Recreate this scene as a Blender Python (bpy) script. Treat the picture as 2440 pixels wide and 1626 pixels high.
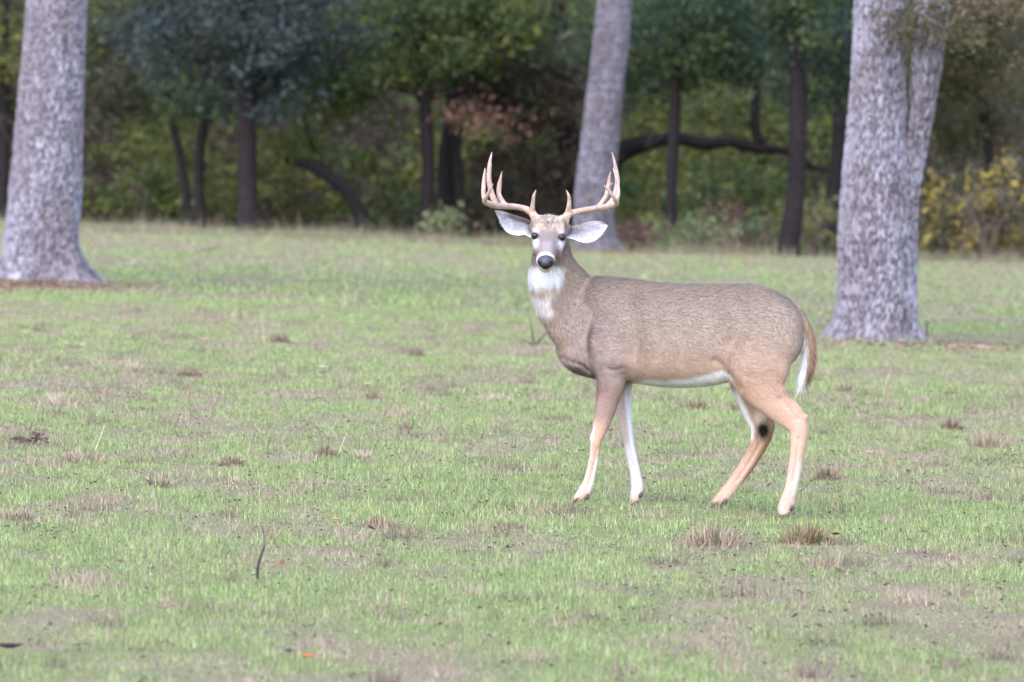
import bpy, math, random
import numpy as np
from mathutils import Vector

# ------------------------------------------------------------------ scene, camera, light
sc = bpy.context.scene
for o in list(bpy.data.objects):
    bpy.data.objects.remove(o)
COL = sc.collection
rng = np.random.default_rng(7)
random.seed(7)

FPX, CX, CY, HORIZON, CAMH = 16267.0, 1220.0, 813.0, 350.0, 1.6
PITCH = math.atan((CY - HORIZON) / FPX)
cam_d = bpy.data.cameras.new('camera')
cam = bpy.data.objects.new('camera', cam_d)
COL.objects.link(cam)
cam.location = (0, 0, CAMH)
cam.rotation_euler = (math.pi / 2 - PITCH, 0, 0)
cam_d.sensor_width = 36.0
cam_d.lens = FPX / 2440.0 * 36.0
cam_d.clip_start = 0.5
cam_d.clip_end = 6000
cam_d.dof.use_dof = True
cam_d.dof.focus_distance = 30.45
cam_d.dof.aperture_fstop = 6.5
sc.camera = cam

world = bpy.data.worlds.new('World')
sc.world = world
world.use_nodes = True
wn = world.node_tree
bg = wn.nodes['Background']
sky = wn.nodes.new('ShaderNodeTexSky')
sky.sky_type = 'NISHITA'
sky.sun_disc = False
SUN_EL, SUN_AZ = math.radians(50), math.radians(-158)      # from behind the camera, to the left
sky.sun_elevation = SUN_EL
sky.sun_rotation = SUN_AZ
sky.air_density = 1.0
sky.dust_density = 1.25
sky.ozone_density = 1.2
wn.links.new(sky.outputs[0], bg.inputs[0])
bg.inputs[1].default_value = 0.15

sun_d = bpy.data.lights.new('sun', 'SUN')
sun_d.energy = 1.1
sun_d.angle = math.radians(85)
sun_d.color = (1.0, 0.985, 0.965)
sun = bpy.data.objects.new('sun', sun_d)
COL.objects.link(sun)
sdir = Vector((math.sin(SUN_AZ) * math.cos(SUN_EL), math.cos(SUN_AZ) * math.cos(SUN_EL), math.sin(SUN_EL)))
sun.rotation_euler = sdir.to_track_quat('Z', 'Y').to_euler()
sun.location = (-20, -20, 40)

sc.view_settings.view_transform = 'Standard'
sc.view_settings.look = 'None'
sc.view_settings.gamma = 1
sc.view_settings.use_curve_mapping = False
sc.view_settings.exposure = 1.98
sc.cycles.use_denoising = True
sc.cycles.max_bounces = 6
sc.cycles.diffuse_bounces = 3
sc.cycles.transmission_bounces = 3

# ------------------------------------------------------------------ helpers
K = 2440.0 / 2353.0          # the photograph was measured on a 2353 px wide view


def px2w(px, py, d):
    """point of the place seen at pixel (px, py) of the 2440 px photograph, d metres away"""
    px = np.asarray(px, float); py = np.asarray(py, float)
    a = (px - CX) / FPX; b = -(py - CY) / FPX
    c, s = math.cos(PITCH), math.sin(PITCH)
    dx, dy, dz = a, c + b * s, -s + b * c
    k = d / dy
    return np.stack([dx * k, dy * k + 0 * dx, CAMH + dz * k], -1)


def w2px(P):
    c, s = math.cos(PITCH), math.sin(PITCH)
    X, Y, Z = P[..., 0], P[..., 1], P[..., 2] - CAMH
    f = Y * c - Z * s; u = Y * s + Z * c
    return CX + X / f * FPX, CY - u / f * FPX


def hash2(i, j, seed=0):
    h = (i.astype(np.int64) * 374761393 + j.astype(np.int64) * 668265263 + seed * 982451653) & 0xFFFFFFFF
    h = ((h ^ (h >> 13)) * 1274126177) & 0xFFFFFFFF
    h = (h ^ (h >> 16)) & 0xFFFFFF
    return h / float(0xFFFFFF)


def vnoise(x, y, seed=0):
    x = np.asarray(x, float); y = np.asarray(y, float)
    i = np.floor(x); j = np.floor(y)
    fx = x - i; fy = y - j
    fx = fx * fx * (3 - 2 * fx); fy = fy * fy * (3 - 2 * fy)
    a = hash2(i, j, seed); b = hash2(i + 1, j, seed); c = hash2(i, j + 1, seed); d = hash2(i + 1, j + 1, seed)
    return (a * (1 - fx) + b * fx) * (1 - fy) + (c * (1 - fx) + d * fx) * fy


def fbm(x, y, seed=0, octv=4):
    t = 0; a = 0.5; n = 0
    for k in range(octv):
        t = t + a * vnoise(x * 2 ** k + 17.3 * k, y * 2 ** k - 9.1 * k, seed + k); n += a; a *= 0.5
    return t / n


def worley(x, y, seed=0):
    """F1, F2 and the id of the nearest cell"""
    i0 = np.floor(x); j0 = np.floor(y)
    f1 = np.full(x.shape, 9.0); f2 = np.full(x.shape, 9.0); cid = np.zeros(x.shape)
    for di in (-1, 0, 1):
        for dj in (-1, 0, 1):
            i = i0 + di; j = j0 + dj
            dx = i + 0.15 + 0.7 * hash2(i, j, seed) - x
            dy = j + 0.15 + 0.7 * hash2(i, j, seed + 1) - y
            d = np.sqrt(dx * dx + dy * dy)
            n = d < f1
            f2 = np.where(n, f1, np.minimum(f2, d))
            cid = np.where(n, hash2(i, j, seed + 2), cid)
            f1 = np.where(n, d, f1)
    return f1, f2, cid


def pnoise(x, y, seed=0):
    i = np.floor(x); j = np.floor(y); fx = x - i; fy = y - j
    u = fx * fx * fx * (fx * (fx * 6 - 15) + 10); v = fy * fy * fy * (fy * (fy * 6 - 15) + 10)

    def g(di, dj):
        a = hash2(i + di, j + dj, seed) * 2 * np.pi
        return np.cos(a) * (fx - di) + np.sin(a) * (fy - dj)
    return (g(0, 0) * (1 - u) + g(1, 0) * u) * (1 - v) + (g(0, 1) * (1 - u) + g(1, 1) * u) * v


def sstep(a, b, x):
    t = np.clip((np.asarray(x, float) - a) / (b - a), 0, 1)
    return t * t * (3 - 2 * t)


def srgb(r, g, b, k=1.0):
    c = np.array([r, g, b], float) / 255
    return np.where(c <= 0.04045, c / 12.92, ((c + 0.055) / 1.055) ** 2.4) * k


def mesh_from(name, V, F, colors=None, smooth=False):
    """V (n,3); F (m,k) array of equal-size faces or a list of such arrays"""
    me = bpy.data.meshes.new(name)
    V = np.asarray(V, np.float32)
    Fs = F if isinstance(F, list) else [F]
    Fs = [np.asarray(f, np.int32) for f in Fs if len(f)]
    me.vertices.add(len(V)); me.vertices.foreach_set('co', V.ravel())
    loops = np.concatenate([f.ravel() for f in Fs])
    tot = np.concatenate([np.full(len(f), f.shape[1], np.int32) for f in Fs])
    st = np.concatenate([[0], np.cumsum(tot)[:-1]]).astype(np.int32)
    me.loops.add(len(loops)); me.loops.foreach_set('vertex_index', loops)
    me.polygons.add(len(tot)); me.polygons.foreach_set('loop_start', st); me.polygons.foreach_set('loop_total', tot)
    if smooth:
        me.polygons.foreach_set('use_smooth', np.ones(len(tot), bool))
    me.update(calc_edges=True)
    me.validate()
    if colors is not None:
        set_col(me, colors)
    return me


def set_col(me, colors):
    at = me.color_attributes.new('Col', 'FLOAT_COLOR', 'POINT')
    c = np.ones((len(colors), 4), np.float32); c[:, :3] = np.clip(colors, 0, 1)
    at.data.foreach_set('color', c.ravel())


def link(name, me, material, parent=None, label=None, cat=None, group=None, kind=None):
    o = bpy.data.objects.new(name, me)
    COL.objects.link(o)
    if material is not None and me is not None:
        me.materials.append(material)
    if parent is not None:
        o.parent = parent
    tag(o, label, cat, group, kind)
    return o


def tag(o, label=None, cat=None, group=None, kind=None):
    if label: o['label'] = label
    if cat: o['category'] = cat
    if group: o['group'] = group
    if kind: o['kind'] = kind


def empty(name, loc, label=None, cat=None, group=None):
    """an Empty at a thing's base; its meshes are written in coordinates relative to that base"""
    o = bpy.data.objects.new(name, None)
    COL.objects.link(o)
    o.location = loc
    o.empty_display_size = 0.1
    tag(o, label, cat, group)
    return o


def catmull(P, n):
    P = np.asarray(P, float)
    if len(P) < 3:
        t = np.linspace(0, 1, n + 1)[:, None]
        return P[0] * (1 - t) + P[-1] * t
    Q = np.vstack([2 * P[0] - P[1], P, 2 * P[-1] - P[-2]])
    out = []
    for i in range(1, len(Q) - 2):
        p0, p1, p2, p3 = Q[i - 1], Q[i], Q[i + 1], Q[i + 2]
        for k in range(n):
            t = k / n
            out.append(0.5 * (2 * p1 + (p2 - p0) * t + (2 * p0 - 5 * p1 + 4 * p2 - p3) * t * t + (3 * p1 - p0 - 3 * p2 + p3) * t ** 3))
    out.append(P[-1])
    return np.array(out)


def rings_faces(nr, n, off=0, cap=True):
    i = np.arange(nr - 1)[:, None]; j = np.arange(n)[None, :]
    a = i * n + j; b = i * n + (j + 1) % n
    q = np.stack([a, b, b + n, a + n], -1).reshape(-1, 4) + off
    return q


class Geo:
    """collects vertices, quads and triangles for one mesh"""
    def __init__(self):
        self.V = []; self.Q = []; self.T = []; self.C = []; self.n = 0

    def rings(self, R, col=None):
        """R: (nr, n, 3) closed rings, capped at both ends"""
        nr, n, _ = R.shape
        self.Q.append(rings_faces(nr, n, self.n))
        V = R.reshape(-1, 3)
        c0 = R[0].mean(0); c1 = R[-1].mean(0)
        self.V.append(np.vstack([V, c0, c1]))
        j = np.arange(n); m = self.n + nr * n
        self.T.append(np.stack([(j + 1) % n + self.n, j + self.n, np.full(n, m)], -1))
        k = self.n + (nr - 1) * n
        self.T.append(np.stack([j + k, (j + 1) % n + k, np.full(n, m + 1)], -1))
        cnt = nr * n + 2
        if col is not None:
            self.C.append(np.broadcast_to(np.asarray(col, float), (cnt, 3)) if np.ndim(col) == 1 else col)
        self.n += cnt

    def tube(self, P, r, n=8, sub=4, col=None, squash=1.0):
        P = np.asarray(P, float); r = np.broadcast_to(np.asarray(r, float), (len(P),))
        D = catmull(np.column_stack([P, r]), sub)
        P, r = D[:, :3], np.maximum(D[:, 3], 1e-4)
        t = np.gradient(P, axis=0); t /= np.linalg.norm(t, axis=1)[:, None] + 1e-12
        ref = np.array([0.13, 0.97, 0.21]) if abs(t[:, 1]).mean() < 0.8 else np.array([1.0, 0.1, 0.1])
        a = np.cross(t, ref); a /= np.linalg.norm(a, axis=1)[:, None]
        b = np.cross(t, a)
        th = np.linspace(0, 2 * np.pi, n, endpoint=False)
        R = P[:, None] + r[:, None, None] * (np.cos(th)[None, :, None] * a[:, None] + squash * np.sin(th)[None, :, None] * b[:, None])
        self.rings(R, col)

    def mesh(self, name, smooth=True):
        V = np.vstack(self.V)
        F = [np.vstack(self.Q)] if self.Q else []
        if self.T: F.append(np.vstack(self.T))
        return mesh_from(name, V, F, np.vstack(self.C) if self.C else None, smooth)


# ------------------------------------------------------------------ materials
def new_mat(name):
    m = bpy.data.materials.new(name); m.use_nodes = True
    nt = m.node_tree; nt.nodes.clear()
    out = nt.nodes.new('ShaderNodeOutputMaterial')
    return m, nt, out


def nodes(nt, kind, **kw):
    n = nt.nodes.new(kind)
    for k, v in kw.items(): setattr(n, k, v)
    return n


def mat_attr(name, rough=0.7, spec=0.3, transl=0.0, noise=None, bump=None, sheen=0.0):
    """colour from the mesh's own colour layer, with fine grain; transl lets light through leaves"""
    m, nt, out = new_mat(name)
    at = nodes(nt, 'ShaderNodeAttribute', attribute_name='Col')
    col = at.outputs['Color']
    if noise:
        scale, lo, hi = noise
        tc = nodes(nt, 'ShaderNodeTexCoord')
        nz = nodes(nt, 'ShaderNodeTexNoise'); nz.inputs['Scale'].default_value = scale; nz.inputs['Detail'].default_value = 3
        nt.links.new(tc.outputs['Object'], nz.inputs['Vector'])
        mr = nodes(nt, 'ShaderNodeMapRange')
        mr.inputs['From Min'].default_value = 0.3; mr.inputs['From Max'].default_value = 0.7
        mr.inputs['To Min'].default_value = lo; mr.inputs['To Max'].default_value = hi
        nt.links.new(nz.outputs['Fac'], mr.inputs['Value'])
        mx = nodes(nt, 'ShaderNodeVectorMath', operation='SCALE')
        nt.links.new(col, mx.inputs[0]); nt.links.new(mr.outputs[0], mx.inputs['Scale'])
        col = mx.outputs[0]
    b = nodes(nt, 'ShaderNodeBsdfPrincipled')
    b.inputs['Roughness'].default_value = rough
    b.inputs['Specular IOR Level'].default_value = spec
    if sheen:
        b.inputs['Sheen Weight'].default_value = sheen
    nt.links.new(col, b.inputs['Base Color'])
    if bump:
        scale, dist = bump
        tc2 = nodes(nt, 'ShaderNodeTexCoord')
        n2 = nodes(nt, 'ShaderNodeTexNoise'); n2.inputs['Scale'].default_value = scale; n2.inputs['Detail'].default_value = 4
        nt.links.new(tc2.outputs['Object'], n2.inputs['Vector'])
        bp = nodes(nt, 'ShaderNodeBump'); bp.inputs['Distance'].default_value = dist; bp.inputs['Strength'].default_value = 0.8
        nt.links.new(n2.outputs['Fac'], bp.inputs['Height']); nt.links.new(bp.outputs[0], b.inputs['Normal'])
    sh = b.outputs[0]
    if transl:
        tr = nodes(nt, 'ShaderNodeBsdfTranslucent')
        nt.links.new(col, tr.inputs['Color'])
        mix = nodes(nt, 'ShaderNodeMixShader'); mix.inputs[0].default_value = transl
        nt.links.new(sh, mix.inputs[1]); nt.links.new(tr.outputs[0], mix.inputs[2])
        sh = mix.outputs[0]
    nt.links.new(sh, out.inputs['Surface'])
    return m


def mat_plain(name, c, rough=0.6, spec=0.3, noise=None):
    m, nt, out = new_mat(name)
    b = nodes(nt, 'ShaderNodeBsdfPrincipled')
    b.inputs['Roughness'].default_value = rough
    b.inputs['Specular IOR Level'].default_value = spec
    tc = nodes(nt, 'ShaderNodeTexCoord')
    nz = nodes(nt, 'ShaderNodeTexNoise'); nz.inputs['Scale'].default_value = noise or 20
    nz.inputs['Detail'].default_value = 4
    nt.links.new(tc.outputs['Object'], nz.inputs['Vector'])
    rp = nodes(nt, 'ShaderNodeValToRGB')
    rp.color_ramp.elements[0].position = 0.3; rp.color_ramp.elements[1].position = 0.7
    rp.color_ramp.elements[0].color = (*[v * 0.75 for v in c], 1); rp.color_ramp.elements[1].color = (*[min(1, v * 1.25) for v in c], 1)
    nt.links.new(nz.outputs['Fac'], rp.inputs[0]); nt.links.new(rp.outputs[0], b.inputs['Base Color'])
    nt.links.new(b.outputs[0], out.inputs['Surface'])
    return m


M_LEAF = mat_attr('leaf', 0.6, 0.25, transl=0.42)
M_GRASS = mat_attr('grass_blade', 0.6, 0.2, transl=0.3)
M_STRAW = mat_attr('dry_grass', 0.75, 0.15, transl=0.2)
M_BARK = mat_attr('oak_bark', 0.9, 0.15, noise=(60, 0.82, 1.15), bump=(90, 0.006))
M_DBARK = mat_attr('dark_bark', 0.9, 0.15, noise=(14, 0.7, 1.3), bump=(30, 0.02))
M_WOOD = mat_attr('twig_wood', 0.85, 0.15, noise=(40, 0.75, 1.25))

# ------------------------------------------------------------------ deer feet first: the ground meets them
ZU, ZV, ZS = 1200.0, 600.0, 2.37625       # enlarged view the deer was measured on


def zx(u): return ZU + np.asarray(u, float) / ZS
def zy(v): return ZV + np.asarray(v, float) / ZS


def deer_depth(u):       # the animal stands a little turned: rump nearer than chest
    return 30.62 - 0.24 * (np.asarray(u, float) - 500) / 1000.0


HOOVES = {                # tip of each hoof on the enlarged view, lateral offset (+ near side)
    'near_front': (392, 1418, 0.10), 'far_front': (724, 1438, -0.10),
    'far_hind': (1180, 1440, -0.10), 'near_hind': (1580, 1508, 0.10)}
HOOF_P = {k: px2w(zx(u), zy(v), float(deer_depth(560 if 'front' in k else 1450) - lat)) for k, (u, v, lat) in HOOVES.items()}


def g_base(x, y):
    x = np.asarray(x, float); y = np.asarray(y, float)
    z = -0.034 * 90 * np.tanh(x / 90.0)
    z = z + 0.05 * (fbm(x / 3.1 + 5, y / 5.0, 3, 3) - 0.5) * sstep(33, 45, y) + 0.018 * (fbm(x / 0.5, y / 0.9, 11, 3) - 0.5)
    return z


_hp = np.array([HOOF_P[k] for k in HOOVES])
_res = _hp[:, 2] - 0.004 - g_base(_hp[:, 0], _hp[:, 1])
_SG = 0.24
_A = np.exp(-(((_hp[:, None, 0] - _hp[None, :, 0]) ** 2) + (_hp[:, None, 1] - _hp[None, :, 1]) ** 2) / (2 * _SG ** 2))
_W = np.linalg.solve(_A + 0.02 * np.eye(4), _res)


def gz(x, y):
    z = g_base(x, y)
    for k in range(4):
        z = z + _W[k] * np.exp(-((np.asarray(x) - _hp[k, 0]) ** 2 + (np.asarray(y) - _hp[k, 1]) ** 2) / (2 * _SG ** 2))
    return z


def ground_at(px, py):
    """where the line of sight through a pixel of the photograph meets the ground"""
    d0, d1 = 12.0, 400.0
    for _ in range(60):
        d = 0.5 * (d0 + d1)
        p = px2w(px, py, d)
        if p[2] > gz(p[0], p[1]): d0 = d
        else: d1 = d
    p = px2w(px, py, d)
    return np.array([p[0], p[1], float(gz(p[0], p[1]))])


def gdisp(x, y): return ground_at(x * K, y * K)      # same, on the 2353 px wide view


# ------------------------------------------------------------------ ground
def greenness(x, y):
    """1 = fresh green turf, 0 = worn, dry turf"""
    a = 0.7 * fbm(x / 0.30, y / 0.8, 21, 4) + 0.3 * fbm(x / 0.07, y / 0.16, 27, 2)
    b = fbm(x / 1.5, y / 3.0, 31, 3)
    g = 0.66 * a + 0.34 * b
    near = 1 - sstep(22.0, 26.5, y)
    far = sstep(75, 105, y)
    g = g - 0.045 * near - 0.06 * far - 0.03 * sstep(45, 60, y)
    return 0.10 + 0.90 * sstep(0.36, 0.57, g)


xs = np.concatenate([[-2500, -900, -350, -140, -70], np.linspace(-34, -9, 26), np.linspace(-8.6, 8.6, 130), np.linspace(9, 34, 26), [70, 140, 350, 900, 2500]])
ys = np.concatenate([[-900, -200, -60, -15, 5], np.linspace(12, 27, 70), np.linspace(27.1, 34, 90), np.linspace(34.3, 48, 60), np.linspace(48.5, 135, 110), [150, 175, 210, 300, 600, 1400, 4000]])
gx, gy = np.meshgrid(xs, ys)
gv = np.stack([gx, gy, gz(gx, gy)], -1).reshape(-1, 3)
nx, ny = len(xs), len(ys)
ii, jj = np.meshgrid(np.arange(nx - 1), np.arange(ny - 1))
a = (jj * nx + ii).ravel()
gq = np.stack([a, a + 1, a + nx + 1, a + nx], -1)
gg = greenness(gv[:, 0], gv[:, 1])[:, None]
soil = srgb(112, 96, 86); thatch = srgb(142, 126, 104); turf = srgb(108, 112, 74)
mixn = fbm(gv[:, 0] / 0.2, gv[:, 1] / 0.35, 77, 3)[:, None]
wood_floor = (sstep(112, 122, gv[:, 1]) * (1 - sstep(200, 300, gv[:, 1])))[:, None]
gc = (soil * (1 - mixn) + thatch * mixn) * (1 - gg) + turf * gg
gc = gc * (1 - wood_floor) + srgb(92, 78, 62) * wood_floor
M_GROUND = mat_attr('turf_soil', 0.95, 0.1, noise=(45, 0.7, 1.25), bump=(60, 0.02))
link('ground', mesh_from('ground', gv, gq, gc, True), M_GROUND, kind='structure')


# ------------------------------------------------------------------ grass
def blades(P, L, W, col, lean=0.55, dirs=None, seg=False):
    """one narrow tapering leaf for each root; returns vertices, faces, colours"""
    n = len(P)
    az = rng.uniform(0, 2 * np.pi, n) if dirs is None else dirs
    ln = np.minimum(np.abs(rng.normal(0, lean, n)), 1.5)
    tip = np.stack([np.cos(az) * np.sin(ln), np.sin(az) * np.sin(ln), np.cos(ln)], -1) * L[:, None]
    sa = rng.uniform(0, np.pi, n)
    side = np.stack([np.cos(sa), 0.4 * np.sin(sa), np.zeros(n)], -1) * (W * 0.5)[:, None]
    if not seg:
        V = np.stack([P - side, P + side, P + tip], 1).reshape(-1, 3)
        F = np.arange(3 * n).reshape(n, 3)
        C = np.repeat(col, 3, axis=0)
        return V, F, C
    mid = P + tip * 0.55 + np.array([0, 0, 1.0]) * (L * 0.12)[:, None]
    V = np.stack([P - side, P + side, mid + side * 0.75, mid - side * 0.75, P + tip], 1).reshape(-1, 3)
    b = np.arange(n)[:, None] * 5
    F4 = b + np.array([[0, 1, 2, 3]]); F3 = b + np.array([[3, 2, 4]])
    return V, [F4, F3], np.repeat(col, 5, axis=0)


def scatter(y0, y1, half, dens):
    """roots spread evenly over the strip of field that the lens takes in (and a bit to each side)"""
    ya = np.linspace(y0, y1, 60)
    w = 2 * half(ya)
    tot = int((w.mean() * (y1 - y0)) * dens)
    cdf = np.cumsum(w); cdf = cdf / cdf[-1]
    y = np.interp(rng.uniform(0, 1, tot), cdf, ya) + rng.uniform(-0.5, 0.5, tot) * (y1 - y0) / 60
    x = rng.uniform(-1, 1, tot) * half(y)
    return x, y


def turf_colors(x, y, g):
    n = len(x)
    r = rng.uniform(0, 1, n)
    green_a, green_b, green_c = srgb(148, 161, 102), srgb(122, 143, 86), srgb(174, 182, 132)
    straw_a, straw_b, straw_c = srgb(186, 168, 150), srgb(132, 112, 106), srgb(130, 132, 100)
    t = rng.uniform(0, 1, (n, 1))
    cg = np.where(t < 0.4, green_a, np.where(t < 0.72, green_b, green_c))
    t2 = rng.uniform(0, 1, (n, 1))
    cs = np.where(t2 < 0.36, straw_a, np.where(t2 < 0.66, straw_b, straw_c))
    is_g = (r < 0.14 + 0.68 * g)[:, None]
    c = np.where(is_g, cg, cs)
    cl = fbm(x / 0.055, y / 0.10, 61, 2)[:, None]                 # single plants differ in vigour
    dark = (rng.uniform(0, 1, (n, 1)) < 0.10)
    c = np.where(dark, srgb(92, 104, 70), c)
    return c * rng.uniform(0.72, 1.22, (n, 1)) * (0.72 + 0.56 * cl), is_g[:, 0]


def grass_zone(y0, y1, dens, L, W, margin):
    x, y = scatter(y0, y1, lambda d: d * 0.0765 + margin, dens)
    g = greenness(x, y)
    keep = rng.uniform(0, 1, len(x)) < 0.7 + 0.3 * g
    x, y, g = x[keep], y[keep], g[keep]
    c, isg = turf_colors(x, y, g)
    hgt = 0.5 * fbm(x / 0.35, y / 0.5, 51, 2) + 0.5 * fbm(x / 0.06, y / 0.08, 53, 2)
    l = L * rng.uniform(0.5, 1.35, len(x)) * (0.7 + 0.4 * g) * (0.1 + 1.8 * hgt)
    l = np.where(isg, l, l * 0.85)
    w = W * rng.uniform(0.7, 1.3, len(x))
    P = np.stack([x, y, gz(x, y) - 0.004], -1)
    lean = np.where(isg, 0.75, 1.15)
    return blades(P, l, w, c, lean=lean)


parts = [grass_zone(18.5, 27, 4200, 0.027, 0.0031, 0.5), grass_zone(27, 42, 3400, 0.030, 0.0034, 0.6),
         grass_zone(42, 66, 1600, 0.032, 0.0048, 0.8), grass_zone(66, 120, 230, 0.05, 0.013, 1.5)]
# longer grass left standing round the feet of the oaks
for (ox, oy, rx, m) in ((-4.86, 71.5, 0.62, 900), (3.03, 59.6, 0.56, 900), (1.35, 108.0, 0.45, 500)):
    an = rng.uniform(np.pi, 2 * np.pi, m); rr = rx * rng.uniform(0.75, 1.5, m)
    x, y = ox + np.cos(an) * rr, oy + np.sin(an) * rr
    c, isg = turf_colors(x, y, np.full(m, 0.45))
    parts.append(blades(np.stack([x, y, gz(x, y) - 0.01], -1), rng.uniform(0.03, 0.13, m), np.full(m, 0.007), c, lean=0.5))
# thinner sampling of the same turf to either side
x, y = scatter(19, 75, lambda d: d * 0.0765 + 5.0, 170)
kp = np.abs(x) > y * 0.0765 + 0.6; x, y = x[kp], y[kp]
c, isg = turf_colors(x, y, greenness(x, y)); m = len(x)
parts.append(blades(np.stack([x, y, gz(x, y) - 0.004], -1), rng.uniform(0.015, 0.06, m), rng.uniform(0.006, 0.011, m), c, lean=0.7))
# grass closing over the hooves
for hp_ in _hp:
    m = 170; q = rng.normal(0, 0.045, (m, 2)) + np.array([0.01, -0.03])
    x, y = hp_[0] + q[:, 0], hp_[1] + q[:, 1]
    c, isg = turf_colors(x, y, np.full(m, 0.6))
    parts.append(blades(np.stack([x, y, gz(x, y) - 0.004], -1), rng.uniform(0.015, 0.042, m), np.full(m, 0.0034), c * 0.9, lean=0.6))  # blades tinted a little darker, contact shade painted round the hooves
V, F, C, n = [], [], [], 0
for v, f, c in parts:
    V.append(v); F.append(f + n); C.append(c); n += len(v)
link('grass', mesh_from('grass', np.vstack(V), np.vstack(F), np.vstack(C)), M_GRASS,
     label='short patchy green pasture grass covering the field', cat='grass', kind='stuff')

# fallen straw and dark leaf crumbs lying in the turf
x, y = scatter(18.5, 48, lambda d: d * 0.0765 + 0.4, 110)
g = greenness(x, y)
k = rng.uniform(0, 1, len(x)) < 0.25 + 0.75 * (1 - g)
x, y = x[k], y[k]; n = len(x)
S = rng.uniform(0.003, 0.011, n) * (1 + 1.0 * (rng.uniform(0, 1, n) < 0.02))
for (ox, oy, sx, sy, m) in ((-5.0, 71.0, 0.6, 1.9, 2400), (3.4, 58.9, 0.6, 1.0, 420), (1.6, 107.5, 0.6, 1.4, 500)):
    x = np.concatenate([x, ox + rng.normal(0, sx, m)]); y = np.concatenate([y, oy - np.abs(rng.normal(0, sy, m))])
    S = np.concatenate([S, rng.uniform(0.008, 0.028, m)])
n_red = n; n = len(x)
P = np.stack([x, y, gz(x, y) + rng.uniform(0.004, 0.026, n) * (1 + 1.3 * (np.arange(n) >= n_red))], -1)
az = rng.uniform(0, 2 * np.pi, n)
u = np.stack([np.cos(az), np.sin(az), rng.uniform(-0.5, 0.5, n)], -1) * S[:, None]
w_ = np.stack([-np.sin(az) * 0.6, np.cos(az) * 0.6, rng.uniform(-0.9, 0.9, n)], -1) * (S * 0.6)[:, None]
V = np.stack([P - u, P - w_ * 0.8, P + u, P + w_], 1).reshape(-1, 3)
t = rng.uniform(0, 1, (n, 1))
C = np.where(t < 0.35, srgb(72, 62, 60), np.where(t < 0.84, srgb(104, 84, 76), np.where(t < 0.95, srgb(140, 122, 108), srgb(136, 92, 68)))) * rng.uniform(0.75, 1.15, (n, 1))
C[n_red:] = np.where(t[n_red:] < 0.5, srgb(126, 94, 84), np.where(t[n_red:] < 0.8, srgb(104, 80, 74), srgb(150, 126, 110)))
link('leaf_litter', mesh_from('leaf_litter', V, np.arange(4 * n).reshape(n, 4), np.repeat(C, 4, 0)), M_STRAW,
     label='dead leaf crumbs scattered through the turf', cat='leaf litter', kind='stuff')


# clover and other low broad-leaved weeds
V, F, C, n = [], [], [], 0
cx_, cy_ = scatter(18.5, 45, lambda d: d * 0.0765 + 0.4, 4.5)
for x0, y0 in zip(cx_, cy_):
    m = int(rng.uniform(5, 16)); q = rng.normal(0, 0.03, (m, 2))
    x, y = x0 + q[:, 0], y0 + q[:, 1] * 1.3
    P = np.stack([x, y, gz(x, y) + rng.uniform(0.008, 0.03, m)], -1); S_ = rng.uniform(0.004, 0.010, m)[:, None]
    an = rng.uniform(0, 2 * np.pi, m); e1 = np.stack([np.cos(an), np.sin(an), rng.uniform(-0.3, 0.5, m)], -1); e2 = np.stack([-np.sin(an), np.cos(an), rng.uniform(-0.2, 0.7, m)], -1)
    hx = [P + S_ * (math.cos(a_) * e1 + math.sin(a_) * e2 * 0.8) for a_ in np.arange(6) * np.pi / 3]
    v = np.stack(hx, 1).reshape(-1, 3)
    base_c = [srgb(100, 120, 78), srgb(88, 104, 68), srgb(126, 142, 100), srgb(120, 110, 84)][int(rng.integers(4))]
    V.append(v); F.append(np.arange(6 * m).reshape(m, 6) + n); C.append(np.repeat(base_c[None] * rng.uniform(0.75, 1.2, (m, 1)), 6, 0)); n += len(v)
link('clover', mesh_from('clover', np.vstack(V), np.vstack(F), np.vstack(C)), M_GRASS,
     label='low clover and broad-leaved weeds mixed into the turf', cat='clover', kind='stuff')

# matted dead thatch: wisps of last year's grass lying in low mats all over the pasture
V, F, C, n = [], [], [], 0
cx_, cy_ = scatter(19, 62, lambda d: d * 0.0765 + 0.4, 3.2)
for x0, y0 in zip(cx_, cy_):
    m = int(rng.uniform(25, 90)); wd = rng.uniform(0.05, 0.16)
    q = np.clip(rng.normal(0, 0.5, (m, 2)), -1.2, 1.2) * wd
    P = np.stack([x0 + q[:, 0], y0 + q[:, 1] * 1.2, gz(x0 + q[:, 0], y0 + q[:, 1] * 1.2) + 0.003], -1)
    pal = np.array([[srgb(176, 150, 136), srgb(146, 120, 110), srgb(196, 176, 158)], [srgb(128, 108, 102), srgb(104, 88, 86), srgb(152, 130, 120)]][int(rng.uniform() < 0.4)])
    c = pal[rng.integers(0, 3, m)] * rng.uniform(0.75, 1.15, (m, 1))
    v, f, c = blades(P, rng.uniform(0.025, 0.085, m) * rng.uniform(0.6, 1.2), rng.uniform(0.0022, 0.0045, m), c * 0.82, 0.9)
    V.append(v); F.append(f + n); C.append(c); n += len(v)
link('dead_thatch', mesh_from('dead_thatch', np.vstack(V), np.vstack(F), np.vstack(C)), M_STRAW,
     label='matted wisps of dead tan grass lying across the pasture', cat='thatch', kind='stuff')


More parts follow.
